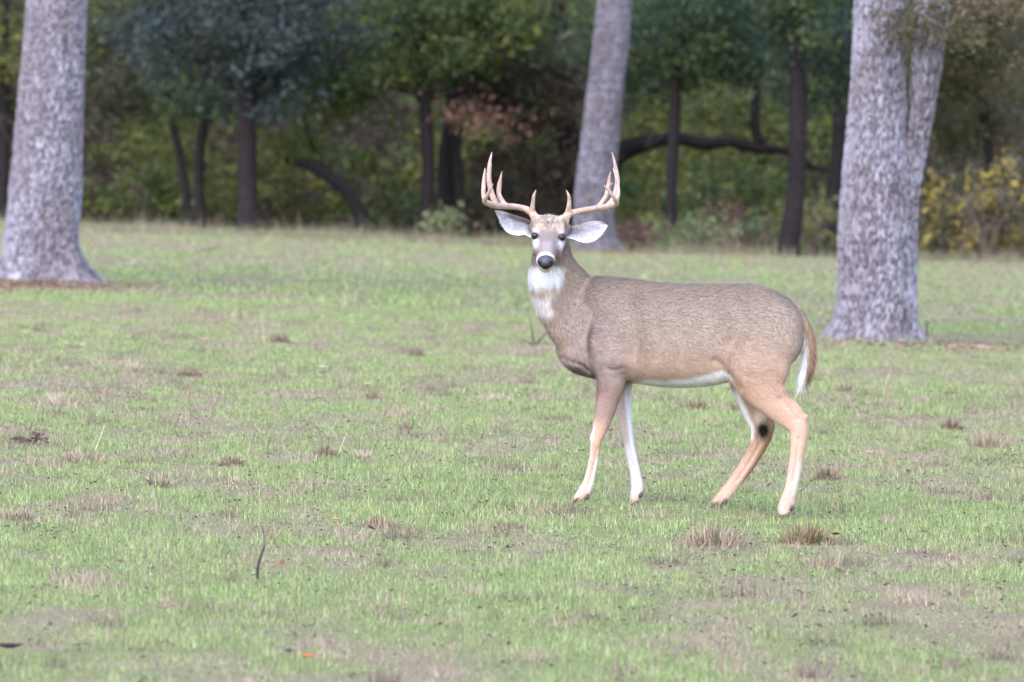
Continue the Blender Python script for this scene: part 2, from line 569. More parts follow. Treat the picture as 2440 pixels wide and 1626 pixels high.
# ------------------------------------------------------------------ leaves and crowns
def leaf_quads(P, S, col, flat=0.0):
    """a small folded kite-shaped leaf spray for each centre"""
    n = len(P)
    d = rng.normal(0, 1, (n, 3)); d /= np.linalg.norm(d, axis=1)[:, None]
    e = rng.normal(0, 1, (n, 3)); e -= d * (d * e).sum(1)[:, None]; e /= np.linalg.norm(e, axis=1)[:, None]
    nrm = np.cross(d, e)
    a = d * S[:, None]; b = e * (S * rng.uniform(0.3, 0.55, n))[:, None]; f = nrm * (S * 0.18)[:, None]
    V = np.stack([P - a, P - b + f - a * 0.1, P + a, P + b + f - a * 0.1], 1).reshape(-1, 3)
    i = np.arange(n)[:, None] * 4
    F = np.concatenate([i + np.array([[0, 1, 2]]), i + np.array([[0, 2, 3]])])
    return V, F, np.repeat(col, 4, 0)


def clumps(centers, radii, per, size, palette, flatten=0.7, jitter=0.22):
    P, C = [], []
    pal = np.array(palette)
    for c, r in zip(centers, radii):
        m = int(per * rng.uniform(0.7, 1.3))
        q = rng.normal(0, 0.5, (m, 3)) * r * np.array([1, 1, flatten])
        P.append(c + q)
        base = pal[rng.integers(len(pal))]
        base2 = pal[rng.integers(len(pal))]
        t = rng.uniform(0, 1, (m, 1)) ** 2
        C.append((base * (1 - t) + base2 * t) * rng.uniform(1 - jitter, 1 + jitter, (m, 1)))
    P = np.vstack(P); C = np.vstack(C)
    S = size * rng.uniform(0.6, 1.3, len(P))
    return leaf_quads(P, S, C)


G_YEL = [srgb(118, 118, 48), srgb(96, 104, 44), srgb(78, 90, 40)]
G_GRN = [srgb(70, 92, 48), srgb(58, 80, 44), srgb(88, 104, 52)]
G_OLI = [srgb(84, 84, 50), srgb(70, 74, 46), srgb(98, 90, 56)]
G_CED = [srgb(70, 82, 80), srgb(62, 74, 76), srgb(78, 90, 88), srgb(74, 80, 64)]
G_BRN = [srgb(96, 78, 58), srgb(82, 72, 52), srgb(106, 84, 60)]
G_RST = [srgb(154, 116, 102), srgb(134, 100, 90), srgb(112, 86, 76)]
G_GLD = [srgb(178, 156, 76), srgb(150, 132, 70), srgb(126, 112, 72), srgb(112, 104, 70)]
G_ORG = [srgb(150, 120, 66), srgb(122, 104, 60), srgb(100, 100, 58)]


def greyed(pal, k, dark=1.0):
    out = []
    for c in pal:
        l = np.dot(c, [0.25, 0.6, 0.15])
        out.append((c * (1 - k) + np.array([0.98, 1.0, 1.02]) * l * k) * dark)
    return out


G_YEL = greyed(G_YEL, 0.12, 1.08); G_GRN = greyed(G_GRN, 0.22, 1.0); G_OLI = greyed(G_OLI, 0.35, 0.85); G_CED = greyed(G_CED, 0.1, 0.85)
G_BRN = greyed(G_BRN, 0.35, 0.85); G_GLD = greyed(G_GLD, 0.02, 1.0); G_ORG = greyed(G_ORG, 0.3, 0.85)


def bark_rings(path, rad, seg_n, cell=(0.033, 0.165), depth=0.021, seed=0, flare=None, tone=1.0):
    """trunk rings with real bark plates; path (m,3), rad (m,)"""
    t = np.gradient(path, axis=0); t /= np.linalg.norm(t, axis=1)[:, None]
    a = np.cross(t, np.array([0.0, 1, 0])); a /= np.linalg.norm(a, axis=1)[:, None]
    b = np.cross(t, a)
    th = np.linspace(0, 2 * np.pi, seg_n, endpoint=False) + np.pi * 0.5
    s = np.concatenate([[0], np.cumsum(np.linalg.norm(np.diff(path, axis=0), axis=1))])
    TH, SS = np.meshgrid(th, s)
    R = np.repeat(rad[:, None], seg_n, 1)
    rm = rad.mean()
    wx = TH * rm / cell[0]; wy = SS / cell[1]
    wx = wx + 0.9 * (fbm(wx * 0.3, wy * 0.45, seed + 5, 2) - 0.5)
    r1 = np.abs(pnoise(wx, wy, seed) + 0.35 * pnoise(wx * 2.1, wy * 2.3, seed + 1))
    r2 = np.abs(pnoise(wx * 0.85 + 0.22 * wy + 31, wy * 1.1 - 0.04 * wx, seed + 2) + 0.35 * pnoise(wx * 2.3, wy * 1.9 + 7, seed + 3))
    edge = np.minimum(r1, r2 * 1.1)
    plate = sstep(0.01, 0.19, edge)
    cid = vnoise(wx * 0.9 + 11, wy * 0.9, seed + 4)
    grain = fbm(TH * rm / 0.018, SS / 0.05, seed + 9, 3)
    disp = depth * (plate - 1) + depth * 0.6 * (grain - 0.5) + depth * 0.5 * (cid - 0.5) * plate
    lump = 0.07 * (fbm(np.cos(TH) * 1.3 + 4, SS / 0.9 + np.sin(TH), seed + 12, 2) - 0.5)
    R = R * (1 + lump)
    if flare is not None:
        hf, amt, lobes, ph = flare
        h = np.exp(-np.maximum(SS - s[0] - 0.25, 0) / hf)
        lob = 0.5 + 0.5 * np.cos(lobes * TH + ph + 0.9 * np.sin(TH * 2))
        R = R * (1 + h * amt * (0.35 + 0.9 * lob ** 1.5))
    R = R + disp
    Pn = path[:, None] + R[..., None] * (np.cos(TH)[..., None] * a[:, None] + np.sin(TH)[..., None] * b[:, None])
    big = fbm(TH * rm / 0.35, SS / 0.5, seed + 20, 3)[..., None]
    pal_a, pal_b, fis = srgb(150, 143, 157), srgb(134, 125, 135), srgb(52, 45, 50)
    c = pal_a * (1 - sstep(0.4, 0.7, big)) + pal_b * sstep(0.4, 0.7, big)
    c = c * (0.84 + 0.32 * cid[..., None]) * (0.85 + 0.3 * grain[..., None])
    pl = (0.22 + 0.78 * plate)[..., None]
    c = (c * pl + fis * (1 - pl)) * tone
    return Pn, c


def path_world(pts, d, extra_below=0.35, sub=10):
    """pts on the 2353 px view: (x, y, half width); bottom point first"""
    pts = np.asarray(pts, float)
    P = px2w(pts[:, 0] * K, pts[:, 1] * K, d)
    r = pts[:, 2] * K / FPX * d
    return P, r


def oak(name, stems, d, label, group, crown_c, crown_r, palette, seed, flare, seg_n=250, dz=0.012, tone=1.0, leaf_n=26, top=7.5):
    base = px2w(stems[0][0][0] * K, stems[0][0][1] * K, d)
    base[2] = float(gz(base[0], base[1]))
    root = empty(name, base, label, 'tree', group)
    for si, st in enumerate(stems):
        P, r = path_world(st, d)
        if si == 0:
            P = np.vstack([P[0] + (P[0] - P[1]) / np.linalg.norm(P[0] - P[1]) * 0.3, P]); r = np.concatenate([[r[0]], r])
        D = catmull(np.column_stack([P, r]), 14)
        s = np.concatenate([[0], np.cumsum(np.linalg.norm(np.diff(D[:, :3], axis=0), axis=1))])
        sn = np.arange(0, s[-1], dz)
        D = np.stack([np.interp(sn, s, D[:, k]) for k in range(4)], -1)
        R, c = bark_rings(D[:, :3], D[:, 3], seg_n if si == 0 else seg_n // 2, seed=seed + si * 40, flare=flare if si == 0 else None, tone=tone)
        g = Geo(); nr, n_, _ = R.shape
        cc = np.vstack([c.reshape(-1, 3), c[0].mean(0), c[-1].mean(0)])
        g.rings(R - base, cc)
        link('trunk', g.mesh('trunk'), M_BARK, root)
        # the stem goes on above the picture, then divides into limbs
        tip = D[-1, :3]; dirv = D[-1, :3] - D[-30, :3]; dirv /= np.linalg.norm(dirv); rt = D[-1, 3]
        g = Geo()
        ends = []
        fork = tip + dirv * (2.4 if si == 0 else 1.6)
        g.tube([tip - dirv * 0.05 - base, tip + dirv * 1.0 - base, fork - base], [rt * 0.985, rt * 0.9, rt * 0.8], 16, 4, srgb(140, 132, 134))
        for q in range(5):
            an = q * 2 * np.pi / 5 + 0.5 * seed
            e = fork + np.array([math.cos(an) * 2.2, math.sin(an) * 2.2, 2.0 + 0.9 * (q % 2)])
            m = fork * 0.5 + e * 0.5 + np.array([0, 0, 0.35])
            g.tube([fork - dirv * 0.3 - base, m - base, e - base], [rt * 0.55, rt * 0.32, rt * 0.1], 10, 4, srgb(128, 120, 122))
            ends.append(e)
        link('limb', g.mesh('limb'), M_DBARK, root)
    cc = base + np.array(crown_c)
    ctr = []
    for _ in range(150):
        q = rng.normal(0, 1, 3); q /= np.linalg.norm(q); q *= rng.uniform(0.35, 1) ** 0.6
        ctr.append(cc + q * np.array(crown_r) - base)
    v, f, c = clumps(np.array(ctr), np.full(len(ctr), 0.75), leaf_n * 1.6, 0.16, palette)
    link('crown', mesh_from('crown', v, f, c), M_LEAF, root)
    return root, base


OAKS = 'mature oaks standing in the field'
oak('oak_tree', [[(104, 652, 78), (100, 620, 80), (95, 560, 82), (103, 450, 84), (110, 330, 80), (118, 200, 76), (124, 100, 72), (130, 0, 70), (134, -60, 69)]],
    71.5, 'thick pale grey oak with a flared base at the left edge of the field', OAKS, (0.4, 0.3, 9.5), (4.2, 4.2, 3.2), G_OLI, 3, (0.21, 0.85, 5, 1.0))
oak('oak_tree', [[(1372, 572, 44), (1366, 545, 44), (1364, 480, 45), (1372, 380, 45), (1385, 270, 43), (1398, 150, 41), (1409, 50, 40), (1415, -30, 39)]],
    108, 'slender grey oak leaning right directly behind the deer antlers', OAKS, (1.2, 0.5, 10.5), (4.0, 4.0, 3.2), G_GRN, 11, (0.25, 0.25, 4, 0.4), seg_n=180, dz=0.02, tone=0.7)
RIGHT_OAK = oak('oak_tree', [[(2010, 783, 96), (2012, 740, 93), (2015, 640, 90), (2014, 540, 89), (2010, 430, 79), (2012, 330, 72), (2017, 235, 66.5), (2020, 131, 63), (2023, 0, 62), (2024, -50, 62)],
                 [(2083, 640, 24), (2084, 540, 25), (2090, 430, 26), (2106, 330, 27), (2120, 235, 30.5), (2130, 131, 37.5), (2139, 40, 39), (2144, -40, 39)]],
    59.6, 'thick pale oak with a second stem forking off, right of the deer', OAKS, (0.5, 0.3, 8.8), (4.0, 4.0, 3.0), G_ORG, 23, (0.13, 0.50, 6, 2.2))


# low leafy branches of the right oak hanging into the top of the picture
def leafy_bough(root, base, pts, d, clump_px, n_leaf, palette):
    P = np.array([px2w(x * K, y * K, d + dd) for x, y, dd in pts]) - base
    g = Geo(); g.tube(P, np.linspace(0.018, 0.004, len(P)), 8, 5, srgb(60, 52, 48))
    b = link('bough', g.mesh('bough'), M_DBARK, root)
    ctr = np.array([px2w(x * K, y * K, d + rng.uniform(-0.35, 0.35)) - base for x, y in clump_px])
    v, f, c = clumps(ctr, np.full(len(ctr), 0.17), n_leaf, 0.033, palette, 0.85)
    link('leaves', mesh_from('leaves', v, f, c), M_LEAF, b)


G_OAK = [srgb(128, 112, 66), srgb(104, 100, 58), srgb(142, 112, 76), srgb(92, 84, 56)]
G_OAK = greyed(G_OAK, 0.35, 0.85)
R_OAK, R_BASE = RIGHT_OAK
leafy_bough(R_OAK, R_BASE, [(2150, -120, 0.3), (2120, -40, -0.6), (2080, 20, -0.9), (2040, 60, -1.0)], 59.0,
            [(2075, 15), (2120, 30), (2150, 15), (2100, 60), (2060, 50), (2095, 95), (2140, 70), (2165, 50), (2020, 40), (2180, 10), (2050, 85)], 55, G_OAK)
leafy_bough(R_OAK, R_BASE, [(2160, -120, 0.3), (2230, -40, -0.4), (2300, 20, -0.6), (2370, 60, -0.8)], 59.0,
            [(2215, 10), (2250, 30), (2290, 15), (2330, 50), (2270, 70), (2345, 95), (2310, 110), (2345, 20), (2235, 60), (2200, 40), (2350, 140), (2280, 40), (2320, 10), (2350, 60), (2300, 80), (2225, 100), (2260, 5), (2190, 75), (2330, 75)], 70, G_OAK)

# ------------------------------------------------------------------ forest edge trees
def wood_tree(name, label, stems, d, palette, crown, seed, dark=1.0, group='dark trees along the forest edge', leaf=0.07, per=105):
    """stems: lists of (x, y, half width) on the 2353 px view, first one starts at the ground; crown: list of (x, y, dy, radius m)"""
    b0 = px2w(stems[0][0][0] * K, stems[0][0][1] * K, d)
    base = np.array([b0[0], b0[1], float(gz(b0[0], b0[1]))])
    root = empty(name, base, label, 'tree', group)
    for si, st in enumerate(stems):
        P, r = path_world(st, d)
        if len(st[0]) > 3:
            P[:, 1] += np.array([q[3] for q in st])
        if si == 0:
            P = np.vstack([np.array([P[0][0], P[0][1], base[2] - 0.25]), P]); r = np.concatenate([[r[0] * 1.25], r])
        wob = rng.normal(0, 0.02, P.shape); wob[:2] = 0
        g = Geo(); g.tube(P + wob - base, r, 12, 5, srgb(42, 36, 38) * dark)
        link('trunk' if si == 0 else 'branch', g.mesh('trunk'), M_DBARK, root)
    ctr, rad = [], []
    for (x, y, dy, rr, cnt) in crown:
        c0 = px2w(x * K, y * K, d + dy)
        for _ in range(cnt):
            q = rng.normal(0, 1, 3); q /= np.linalg.norm(q); q *= rng.uniform(0.1, 1) ** 0.5 * rr
            ctr.append(c0 + q * np.array([1.15, 1.0, 0.75]) - base); rad.append(0.5)
    v, f, c = clumps(np.array(ctr), rad, per, leaf, palette, 0.6)
    link('crown', mesh_from('crown', v, f, c), M_LEAF, root)
    return root


wood_tree('oak_tree', 'thin dark twin-leaning tree, left one of the close pair near the left oak',
          [[(432, 503, 10), (424, 430, 10), (412, 344, 10), (390, 245, 9), (372, 120, 9), (365, -60, 8)]], 119, G_OLI,
          [(330, 90, 0, 1.6, 22), (300, 200, 1, 1.0, 9), (380, -150, 0, 2.6, 7)], 1)
wood_tree('oak_tree', 'thin dark tree, right one of the close pair near the left oak',
          [[(462, 508, 13), (457, 430, 12), (456, 344, 12), (468, 265, 11), (480, 120, 10), (485, -60, 9)]], 118, G_GRN,
          [(430, 205, 0, 0.9, 10), (470, -160, 0, 2.6, 7)], 2)
wood_tree('cedar_tree', 'blue-green cedar with a stout straight trunk left of the arched trunk',
          [[(568, 512, 23), (568, 430, 23), (567, 330, 22), (566, 200, 20), (566, 0, 17), (566, -250, 10)]], 115, G_CED,
          [(560, 60, 0, 1.9, 36), (490, 10, 0, 1.5, 20), (650, 110, 0, 1.2, 22), (590, 220, 0, 0.95, 16), (420, 60, 0.4, 0.9, 12), (560, -160, 0, 2.0, 7)], 3, leaf=0.07, per=95)
wood_tree('arched_tree', 'dark leafless trunk arching over to the left above the grass',
          [[(834, 527, 14), (820, 485, 15), (792, 436, 16), (752, 398, 16), (705, 377, 13), (655, 368, 8)],
           [(752, 396, 6), (715, 330, 5), (700, 260, 3)]], 116, G_YEL,
          [(640, 350, 0, 0.5, 3), (700, 240, 0.4, 0.7, 7)], 4, dark=0.7)
wood_tree('oak_tree', 'dark forked tree whose bough reaches left over the arched trunk',
          [[(973, 530, 15), (978, 470, 15), (983, 380, 15), (981, 300, 15), (975, 215, 14), (965, 120, 12), (955, -60, 9)],
           [(978, 222, 11), (920, 200, 10), (855, 195, 9), (800, 208, 8), (745, 228, 5)],
           [(978, 225, 11), (1055, 205, 10), (1090, 160, 9), (1150, 78, 8), (1185, 20, 6)]], 117, G_GRN + G_YEL[:1],
          [(800, 110, 0, 1.35, 28), (960, 60, 0, 1.5, 34), (1090, 70, 0, 1.2, 22), (1190, 20, 0, 0.9, 14), (760, 290, 0.6, 0.8, 8), (880, 150, -0.6, 0.9, 12), (950, -160, 0, 2.8, 7)], 5)
wood_tree('oak_tree', 'thick dark trunk right of the forked tree, under rusty leaves',
          [[(1030, 500, 19), (1024, 440, 19), (1022, 380, 19), (1030, 300, 18), (1048, 180, 15), (1066, 60, 12), (1075, -60, 10)]], 119, G_RST,
          [(1060, 262, -2.2, 0.28, 3), (1120, 272, -2.2, 0.28, 3), (1015, 262, -2.2, 0.2, 1), (1165, 285, -2.2, 0.2, 2)], 6, leaf=0.07, per=36)
wood_tree('oak_tree', 'slim dark trunk slanting right, between the rusty-leaved tree and the antlers',
          [[(1072, 532, 13), (1064, 480, 13), (1052, 390, 13), (1046, 330, 12), (1060, 240, 11), (1090, 120, 10), (1110, -50, 8)]], 118, G_BRN,
          [(1200, 190, 0, 1.2, 22), (1130, 160, 1.0, 1.0, 14), (1260, 250, 0.5, 1.0, 16), (1290, 380, 1.0, 0.8, 10), (1200, 420, 1.6, 0.9, 10), (1200, -100, 0, 2.6, 30)], 7)
wood_tree('oak_tree', 'straight slim dark tree right of the leaning oak, crossing the long bough',
          [[(1539, 557, 13), (1540, 480, 13), (1541, 400, 13), (1546, 260, 13), (1560, 160, 12), (1575, 40, 10), (1580, -60, 9)],
           [(1556, 190, 8), (1600, 150, 7), (1640, 135, 5)]], 114, G_GRN + G_CED[:1],
          [(1520, 70, 0, 1.25, 26), (1630, 60, 0, 1.2, 24), (1700, 130, 0.6, 0.8, 9), (1490, 180, 0.8, 0.7, 8), (1600, -150, 0, 2.6, 7)], 8)
wood_tree('oak_tree', 'dark oak with a long level bough, behind the leaning oak',
          [[(1330, 530, 46), (1345, 470, 42), (1375, 410, 36), (1425, 355, 27), (1500, 322, 17), (1560, 322, 15), (1610, 333, 15), (1680, 328, 13), (1745, 338, 13), (1810, 346, 9), (1862, 380, 9), (1915, 392, 6)],
           [(1745, 335, 12), (1735, 280, 11), (1738, 200, 10), (1726, 120, 8), (1722, 60, 6)],
           [(1345, 470, 34), (1310, 340, 28), (1290, 200, 22), (1280, 20, 18), (1275, -60, 15)]], 120, G_BRN + G_OLI[:1],
          [(1300, 130, 0, 1.0, 16), (1740, 60, 0, 0.9, 12), (1680, 20, 0, 1.0, 14), (1300, -150, 0, 2.6, 7)], 9, dark=0.6)
wood_tree('oak_tree', 'stout dark tree with a bent trunk left of the forked pale oak',
          [[(1812, 572, 26), (1822, 500, 23), (1832, 430, 21), (1838, 330, 21), (1836, 220, 20), (1820, 110, 19), (1800, 10, 18), (1790, -60, 16)]], 110, G_GRN + G_CED[:2],
          [(1880, 60, 0, 1.0, 22), (1900, 190, 0.4, 0.7, 12), (1780, -40, 0, 1.0, 14), (1840, -170, 0, 2.6, 7)], 10, dark=0.85)
wood_tree('oak_tree', 'dark trunk partly hidden behind the left side of the forked pale oak',
          [[(1905, 550, 24), (1912, 480, 22), (1925, 380, 20), (1935, 240, 19), (1940, 100, 17), (1940, -60, 15)]], 113, G_GRN,
          [(1950, 90, 0, 0.9, 16), (1960, -150, 0, 2.4, 7)], 11)
wood_tree('oak_tree', 'dark olive tree showing left of the left oak',
          [[(4, 480, 16), (6, 380, 16), (10, 200, 14), (12, -50, 12)]], 122, G_YEL[:2] + G_OLI,
          [(20, 90, 0, 1.2, 22), (-30, 200, 0.5, 1.0, 12), (230, 20, 1, 1.2, 18), (240, 150, 1.5, 1.1, 12), (100, -150, 0, 2.8, 7)], 12)
wood_tree('oak_tree', 'loose autumn-leaved tree right of the forked pale oak',
          [[(2290, 560, 13), (2284, 450, 12), (2270, 300, 11), (2250, 150, 10), (2240, -50, 8)]], 117, G_ORG + G_GRN[:1],
          [(2240, 60, -2, 1.1, 22), (2320, 30, -2, 1.1, 22), (2190, 160, -1, 0.9, 14), (2290, 220, 0, 1.0, 16), (2220, 290, 0.6, 0.8, 10), (2250, -150, 0, 2.6, 7)], 13)

# deep wood behind: an uncountable mass of leaves and stems
wn_c, wn_p = [], []
pal_all = [G_GRN, G_OLI, G_YEL, G_BRN, G_GRN, G_OLI]
V, F, C, n = [], [], [], 0
for k in range(520):
    y = rng.uniform(121, 158)
    x = rng.uniform(-1, 1) * (y * 0.0765 + 6)
    z = rng.uniform(0.0, 1.0) ** 1.25 * 6.2 + gz(x, y)
    hue = fbm(np.array(x / 2.2 + 40), np.array(z / 1.6), 91, 2)
    pal = [G_BRN, G_OLI, G_YEL, G_YEL, G_YEL][int(np.clip((float(hue) - 0.2) / 0.6 * 5, 0, 4))]
    r = rng.uniform(0.7, 1.4)
    v, f, c = clumps(np.array([[x, y, z]]), [r], 330 * r, 0.095, pal, 0.7)
    V.append(v); F.append(f + n); C.append(c); n += len(v)
# its edges run on to either side
for k in range(230):
    y = rng.uniform(117, 165); x = (1 if k % 2 else -1) * rng.uniform(y * 0.0765 + 5, y * 0.0765 + 40); z = rng.uniform(0, 1) * 6.5 + gz(x, y)
    v, f, c = clumps(np.array([[x, y, z]]), [2.4], 120, 0.26, G_OLI + G_GRN + G_YEL + G_BRN, 0.8)
    V.append(v); F.append(f + n); C.append(c); n += len(v)
# bare twigs and thin boughs woven through it
m = 2200
y = rng.uniform(117.5, 142, m); x = rng.uniform(-1, 1, m) * (y * 0.0765 + 3); z = gz(x, y) + rng.uniform(0.2, 5.5, m)
dv = rng.normal(0, 1, (m, 3)); dv[:, 1] *= 0.5; dv[:, 2] = np.abs(dv[:, 2]) * 0.9; dv /= np.linalg.norm(dv, axis=1)[:, None]
ln = rng.uniform(0.3, 1.3, m)[:, None]; wd = rng.uniform(0.004, 0.016, m)[:, None]
sd = np.cross(dv, np.array([0, 1.0, 0])); sd /= np.linalg.norm(sd, axis=1)[:, None] + 1e-9
P = np.stack([x, y, z], -1); bow = rng.normal(0, 0.12, (m, 3)) * ln
up2 = np.cross(sd, dv)
A = [P - dv * ln * 0.5, P + bow, P + dv * ln * 0.5]
tv = np.stack([A[0] + sd * wd, A[0] - sd * wd * 0.6 + up2 * wd, A[0] - sd * wd * 0.6 - up2 * wd,
               A[1] + sd * wd * 0.7, A[1] - sd * wd * 0.4 + up2 * wd * 0.7, A[1] - sd * wd * 0.4 - up2 * wd * 0.7, A[2]], 1).reshape(-1, 3)
b7 = np.arange(m)[:, None] * 7
tf = np.concatenate([b7 + np.array([[a_, (a_ + 1) % 3, (a_ + 1) % 3 + 3]]) for a_ in range(3)] + [b7 + np.array([[a_, (a_ + 1) % 3 + 3, a_ + 3]]) for a_ in range(3)]
                    + [b7 + np.array([[a_ + 3, (a_ + 1) % 3 + 3, 6]]) for a_ in range(3)])
tcol = np.repeat(np.array([srgb(88, 78, 78), srgb(64, 56, 56), srgb(112, 102, 100)])[rng.integers(0, 3, m)], 7, 0)
V.append(tv); F.append(tf + n); C.append(tcol); n += len(tv)
# a closed far thicket
for k in range(420):
    y = rng.uniform(158, 175); x = rng.uniform(-1, 1) * (y * 0.0765 + 10); z = rng.uniform(0, 1) * 7 + gz(x, y)
    v, f, c = clumps(np.array([[x, y, z]]), [2.0], 120, 0.38, G_OLI + G_GRN + G_BRN, 0.8)
    V.append(v); F.append(f + n); C.append(c); n += len(v)
link('woodland', mesh_from('woodland', np.vstack(V), np.vstack(F), np.vstack(C)), M_LEAF,
     label='dense dark wood filling the background behind the field', cat='woodland', kind='stuff')


# ------------------------------------------------------------------ shrubs at the forest edge
def shrub(name, x, y, w, h, d, palette, label, leaf=0.09, per=34, cnt=22, group='shrubs along the forest edge', open_=0.5):
    """x, y of the foot on the 2353 px view; w, h in metres"""
    b0 = px2w(x * K, y * K, d); base = np.array([b0[0], b0[1], float(gz(b0[0], b0[1]))])
    root = empty(name, base, label, 'shrub', group)
    g = Geo(); ctr = []
    for q in range(7):
        an = rng.uniform(0, 2 * np.pi); e = np.array([math.cos(an) * w * 0.4, math.sin(an) * w * 0.35, h * rng.uniform(0.55, 0.95)])
        g.tube([[0, 0, -0.05], e * np.array([0.35, 0.35, 0.5]), e], [0.022, 0.015, 0.006], 6, 3, srgb(96, 84, 76))
    link('stem', g.mesh('stem'), M_WOOD, root)
    for _ in range(cnt):
        q = rng.uniform(-1, 1, 3)
        ctr.append(np.array([q[0] * w * 0.5, q[1] * w * 0.4, h * (0.12 + 0.85 * (q[2] * 0.5 + 0.5) * (1 - 0.35 * q[0] ** 2))]))
    v, f, c = clumps(np.array(ctr), np.full(cnt, 0.26), per, leaf, palette, 0.8)
    link('foliage', mesh_from('foliage', v, f, c), M_LEAF, root)
    return root


G_PALE = [srgb(120, 132, 92), srgb(98, 116, 78), srgb(140, 138, 104)]
G_GREY = [srgb(126, 112, 100), srgb(108, 100, 88), srgb(142, 124, 108)]
G_RED = [srgb(140, 98, 90), srgb(118, 88, 82), srgb(100, 80, 74)]
shrub('shrub', 250, 505, 2.2, 1.3, 122, G_YEL + G_OLI, 'yellow-green shrub just right of the left oak trunk')
shrub('shrub', 340, 505, 1.6, 1.1, 121, G_YEL + G_PALE, 'pale yellow-green shrub left of the close pair of thin trees')
shrub('shrub', 660, 515, 2.0, 1.4, 123, G_YEL, 'bright yellow-green shrub between the cedar and the arched trunk', cnt=26)
shrub('shrub', 885, 520, 2.0, 1.8, 122, G_YEL + G_GRN, 'tall green shrub between the arched trunk and the forked tree', cnt=28)
shrub('shrub', 1005, 528, 0.5, 0.45, 116, G_PALE, 'small light green seedling at the foot of the forked tree', cnt=6)
shrub('shrub', 1180, 520, 2.2, 1.0, 123, G_BRN, 'brown shadowy shrub left of the deer head', cnt=22)
shrub('shrub', 1450, 562, 0.8, 0.45, 109, G_RED, 'reddish-brown low shrub at the foot of the leaning oak', cnt=10, leaf=0.06)
shrub('shrub', 1480, 545, 1.2, 1.2, 118, G_YEL + G_GRN, 'green shrub between the leaning oak and the straight slim tree', cnt=16)
shrub('shrub', 1600, 562, 1.4, 0.55, 112, G_PALE, 'low light green shrub at the foot of the straight slim tree', cnt=16, leaf=0.07)
shrub('shrub', 1665, 545, 2.0, 1.5, 117, G_YEL + G_GRN, 'tall yellow-green shrub seen below the long level bough', cnt=26)
shrub('shrub', 1668, 560, 0.7, 0.75, 112.5, G_RED, 'reddish-brown dry shrub below the long level bough', cnt=9, leaf=0.06)
shrub('shrub', 1745, 570, 1.3, 0.6, 111, G_GREY + G_PALE, 'grey weedy shrub left of the stout bent trunk', cnt=15, leaf=0.06)
shrub('shrub', 1870, 575, 0.9, 1.1, 111, G_GLD + G_PALE, 'yellowing shrub between the stout bent trunk and the forked pale oak', cnt=12, leaf=0.07)
shrub('shrub', 2180, 585, 2.0, 1.3, 112, G_GREY + G_OLI, 'brownish shrub right beside the forked pale oak trunk', cnt=24)
shrub('shrub', 2270, 590, 2.4, 1.7, 111, G_GLD[:2] + G_GLD[:2] + G_GLD, 'golden-yellow leaved shrub at the right edge of the picture', cnt=30, leaf=0.065, per=20)
shrub('shrub', 2340, 595, 2.0, 1.3, 112, G_GREY + G_GLD, 'straw-brown shrub at the far right end of the forest edge', cnt=22)
shrub('shrub', 2210, 560, 2.6, 2.6, 119, G_GREY + G_OLI + G_CED[:1], 'tall grey-green thicket shrub behind the golden-yellow shrub', cnt=34)

# tall dry grass fringe where field meets wood
x = rng.uniform(-1, 1, 20000) * 11.5; y = 111.3 + rng.normal(0, 1.7, 20000)
kp = rng.uniform(0, 1, 20000) < 0.15 + 1.3 * sstep(0.38, 0.66, fbm(x / 0.7, y / 2.0, 66, 3)); x, y = x[kp], y[kp]
P = np.stack([x, y, gz(x, y)], -1); n = len(x)
t = rng.uniform(0, 1, (n, 1))
c = np.where(t < 0.3, srgb(150, 132, 116), np.where(t < 0.6, srgb(120, 104, 96), srgb(112, 122, 86))) * rng.uniform(0.75, 1.2, (n, 1))
v, f, c = blades(P, rng.uniform(0.06, 0.26, n) * (1 + (rng.uniform(0, 1, n) < 0.08)), rng.uniform(0.008, 0.016, n), c, 0.35)
link('dry_grass_fringe', mesh_from('dry_grass_fringe', v, f, c), M_STRAW, label='dry tan grass fringe along the foot of the wood', cat='dry grass', kind='stuff')


# ------------------------------------------------------------------ the deer
def ring_loft(rows, sub=5, n=28, power=2.4):
    """rows: (centre xyz, in-plane half vector xyz, depth half width). closed rings"""
    A = np.array([np.concatenate([r[0], r[1], [r[2]]]) for r in rows])
    D = catmull(A, sub)
    th = np.linspace(0, 2 * np.pi, n, endpoint=False)
    cs, sn = np.cos(th), np.sin(th)
    e = 2.0 / power
    cs = np.sign(cs) * np.abs(cs) ** e; sn = np.sign(sn) * np.abs(sn) ** e
    R = D[:, None, :3] + cs[None, :, None] * D[:, None, 3:6]
    R[:, :, 1] += sn[None, :] * D[:, None, 6]
    return R


PXM = 30.5 / FPX            # metres for one photo pixel at the deer


def zpt(u, v, lat=0.0, uref=None):
    return px2w(zx(u), zy(v), float(deer_depth(u if uref is None else uref)) - lat)


def limb_rows(pts, uref):
    """pts: (u, v, half width in view units, depth half width m, lateral m)"""
    pts = np.array(pts, float)
    t = np.gradient(pts[:, :2], axis=0); t /= np.linalg.norm(t, axis=1)[:, None]
    rows = []
    for p, tt in zip(pts, t):
        c = zpt(p[0], p[1], p[4], uref)
        nrm = np.array([-tt[1], 0, -tt[0]])          # view v points down
        rows.append((c, nrm * p[2] / ZS * PXM, p[3]))
    return rows


def torso_rows(st):
    rows = []
    for u, vt, vb, hw in st:
        c = zpt(u, (vt + vb) / 2)
        rows.append((c, np.array([0, 0, (vb - vt) / 2 / ZS * PXM]), hw))
    return rows


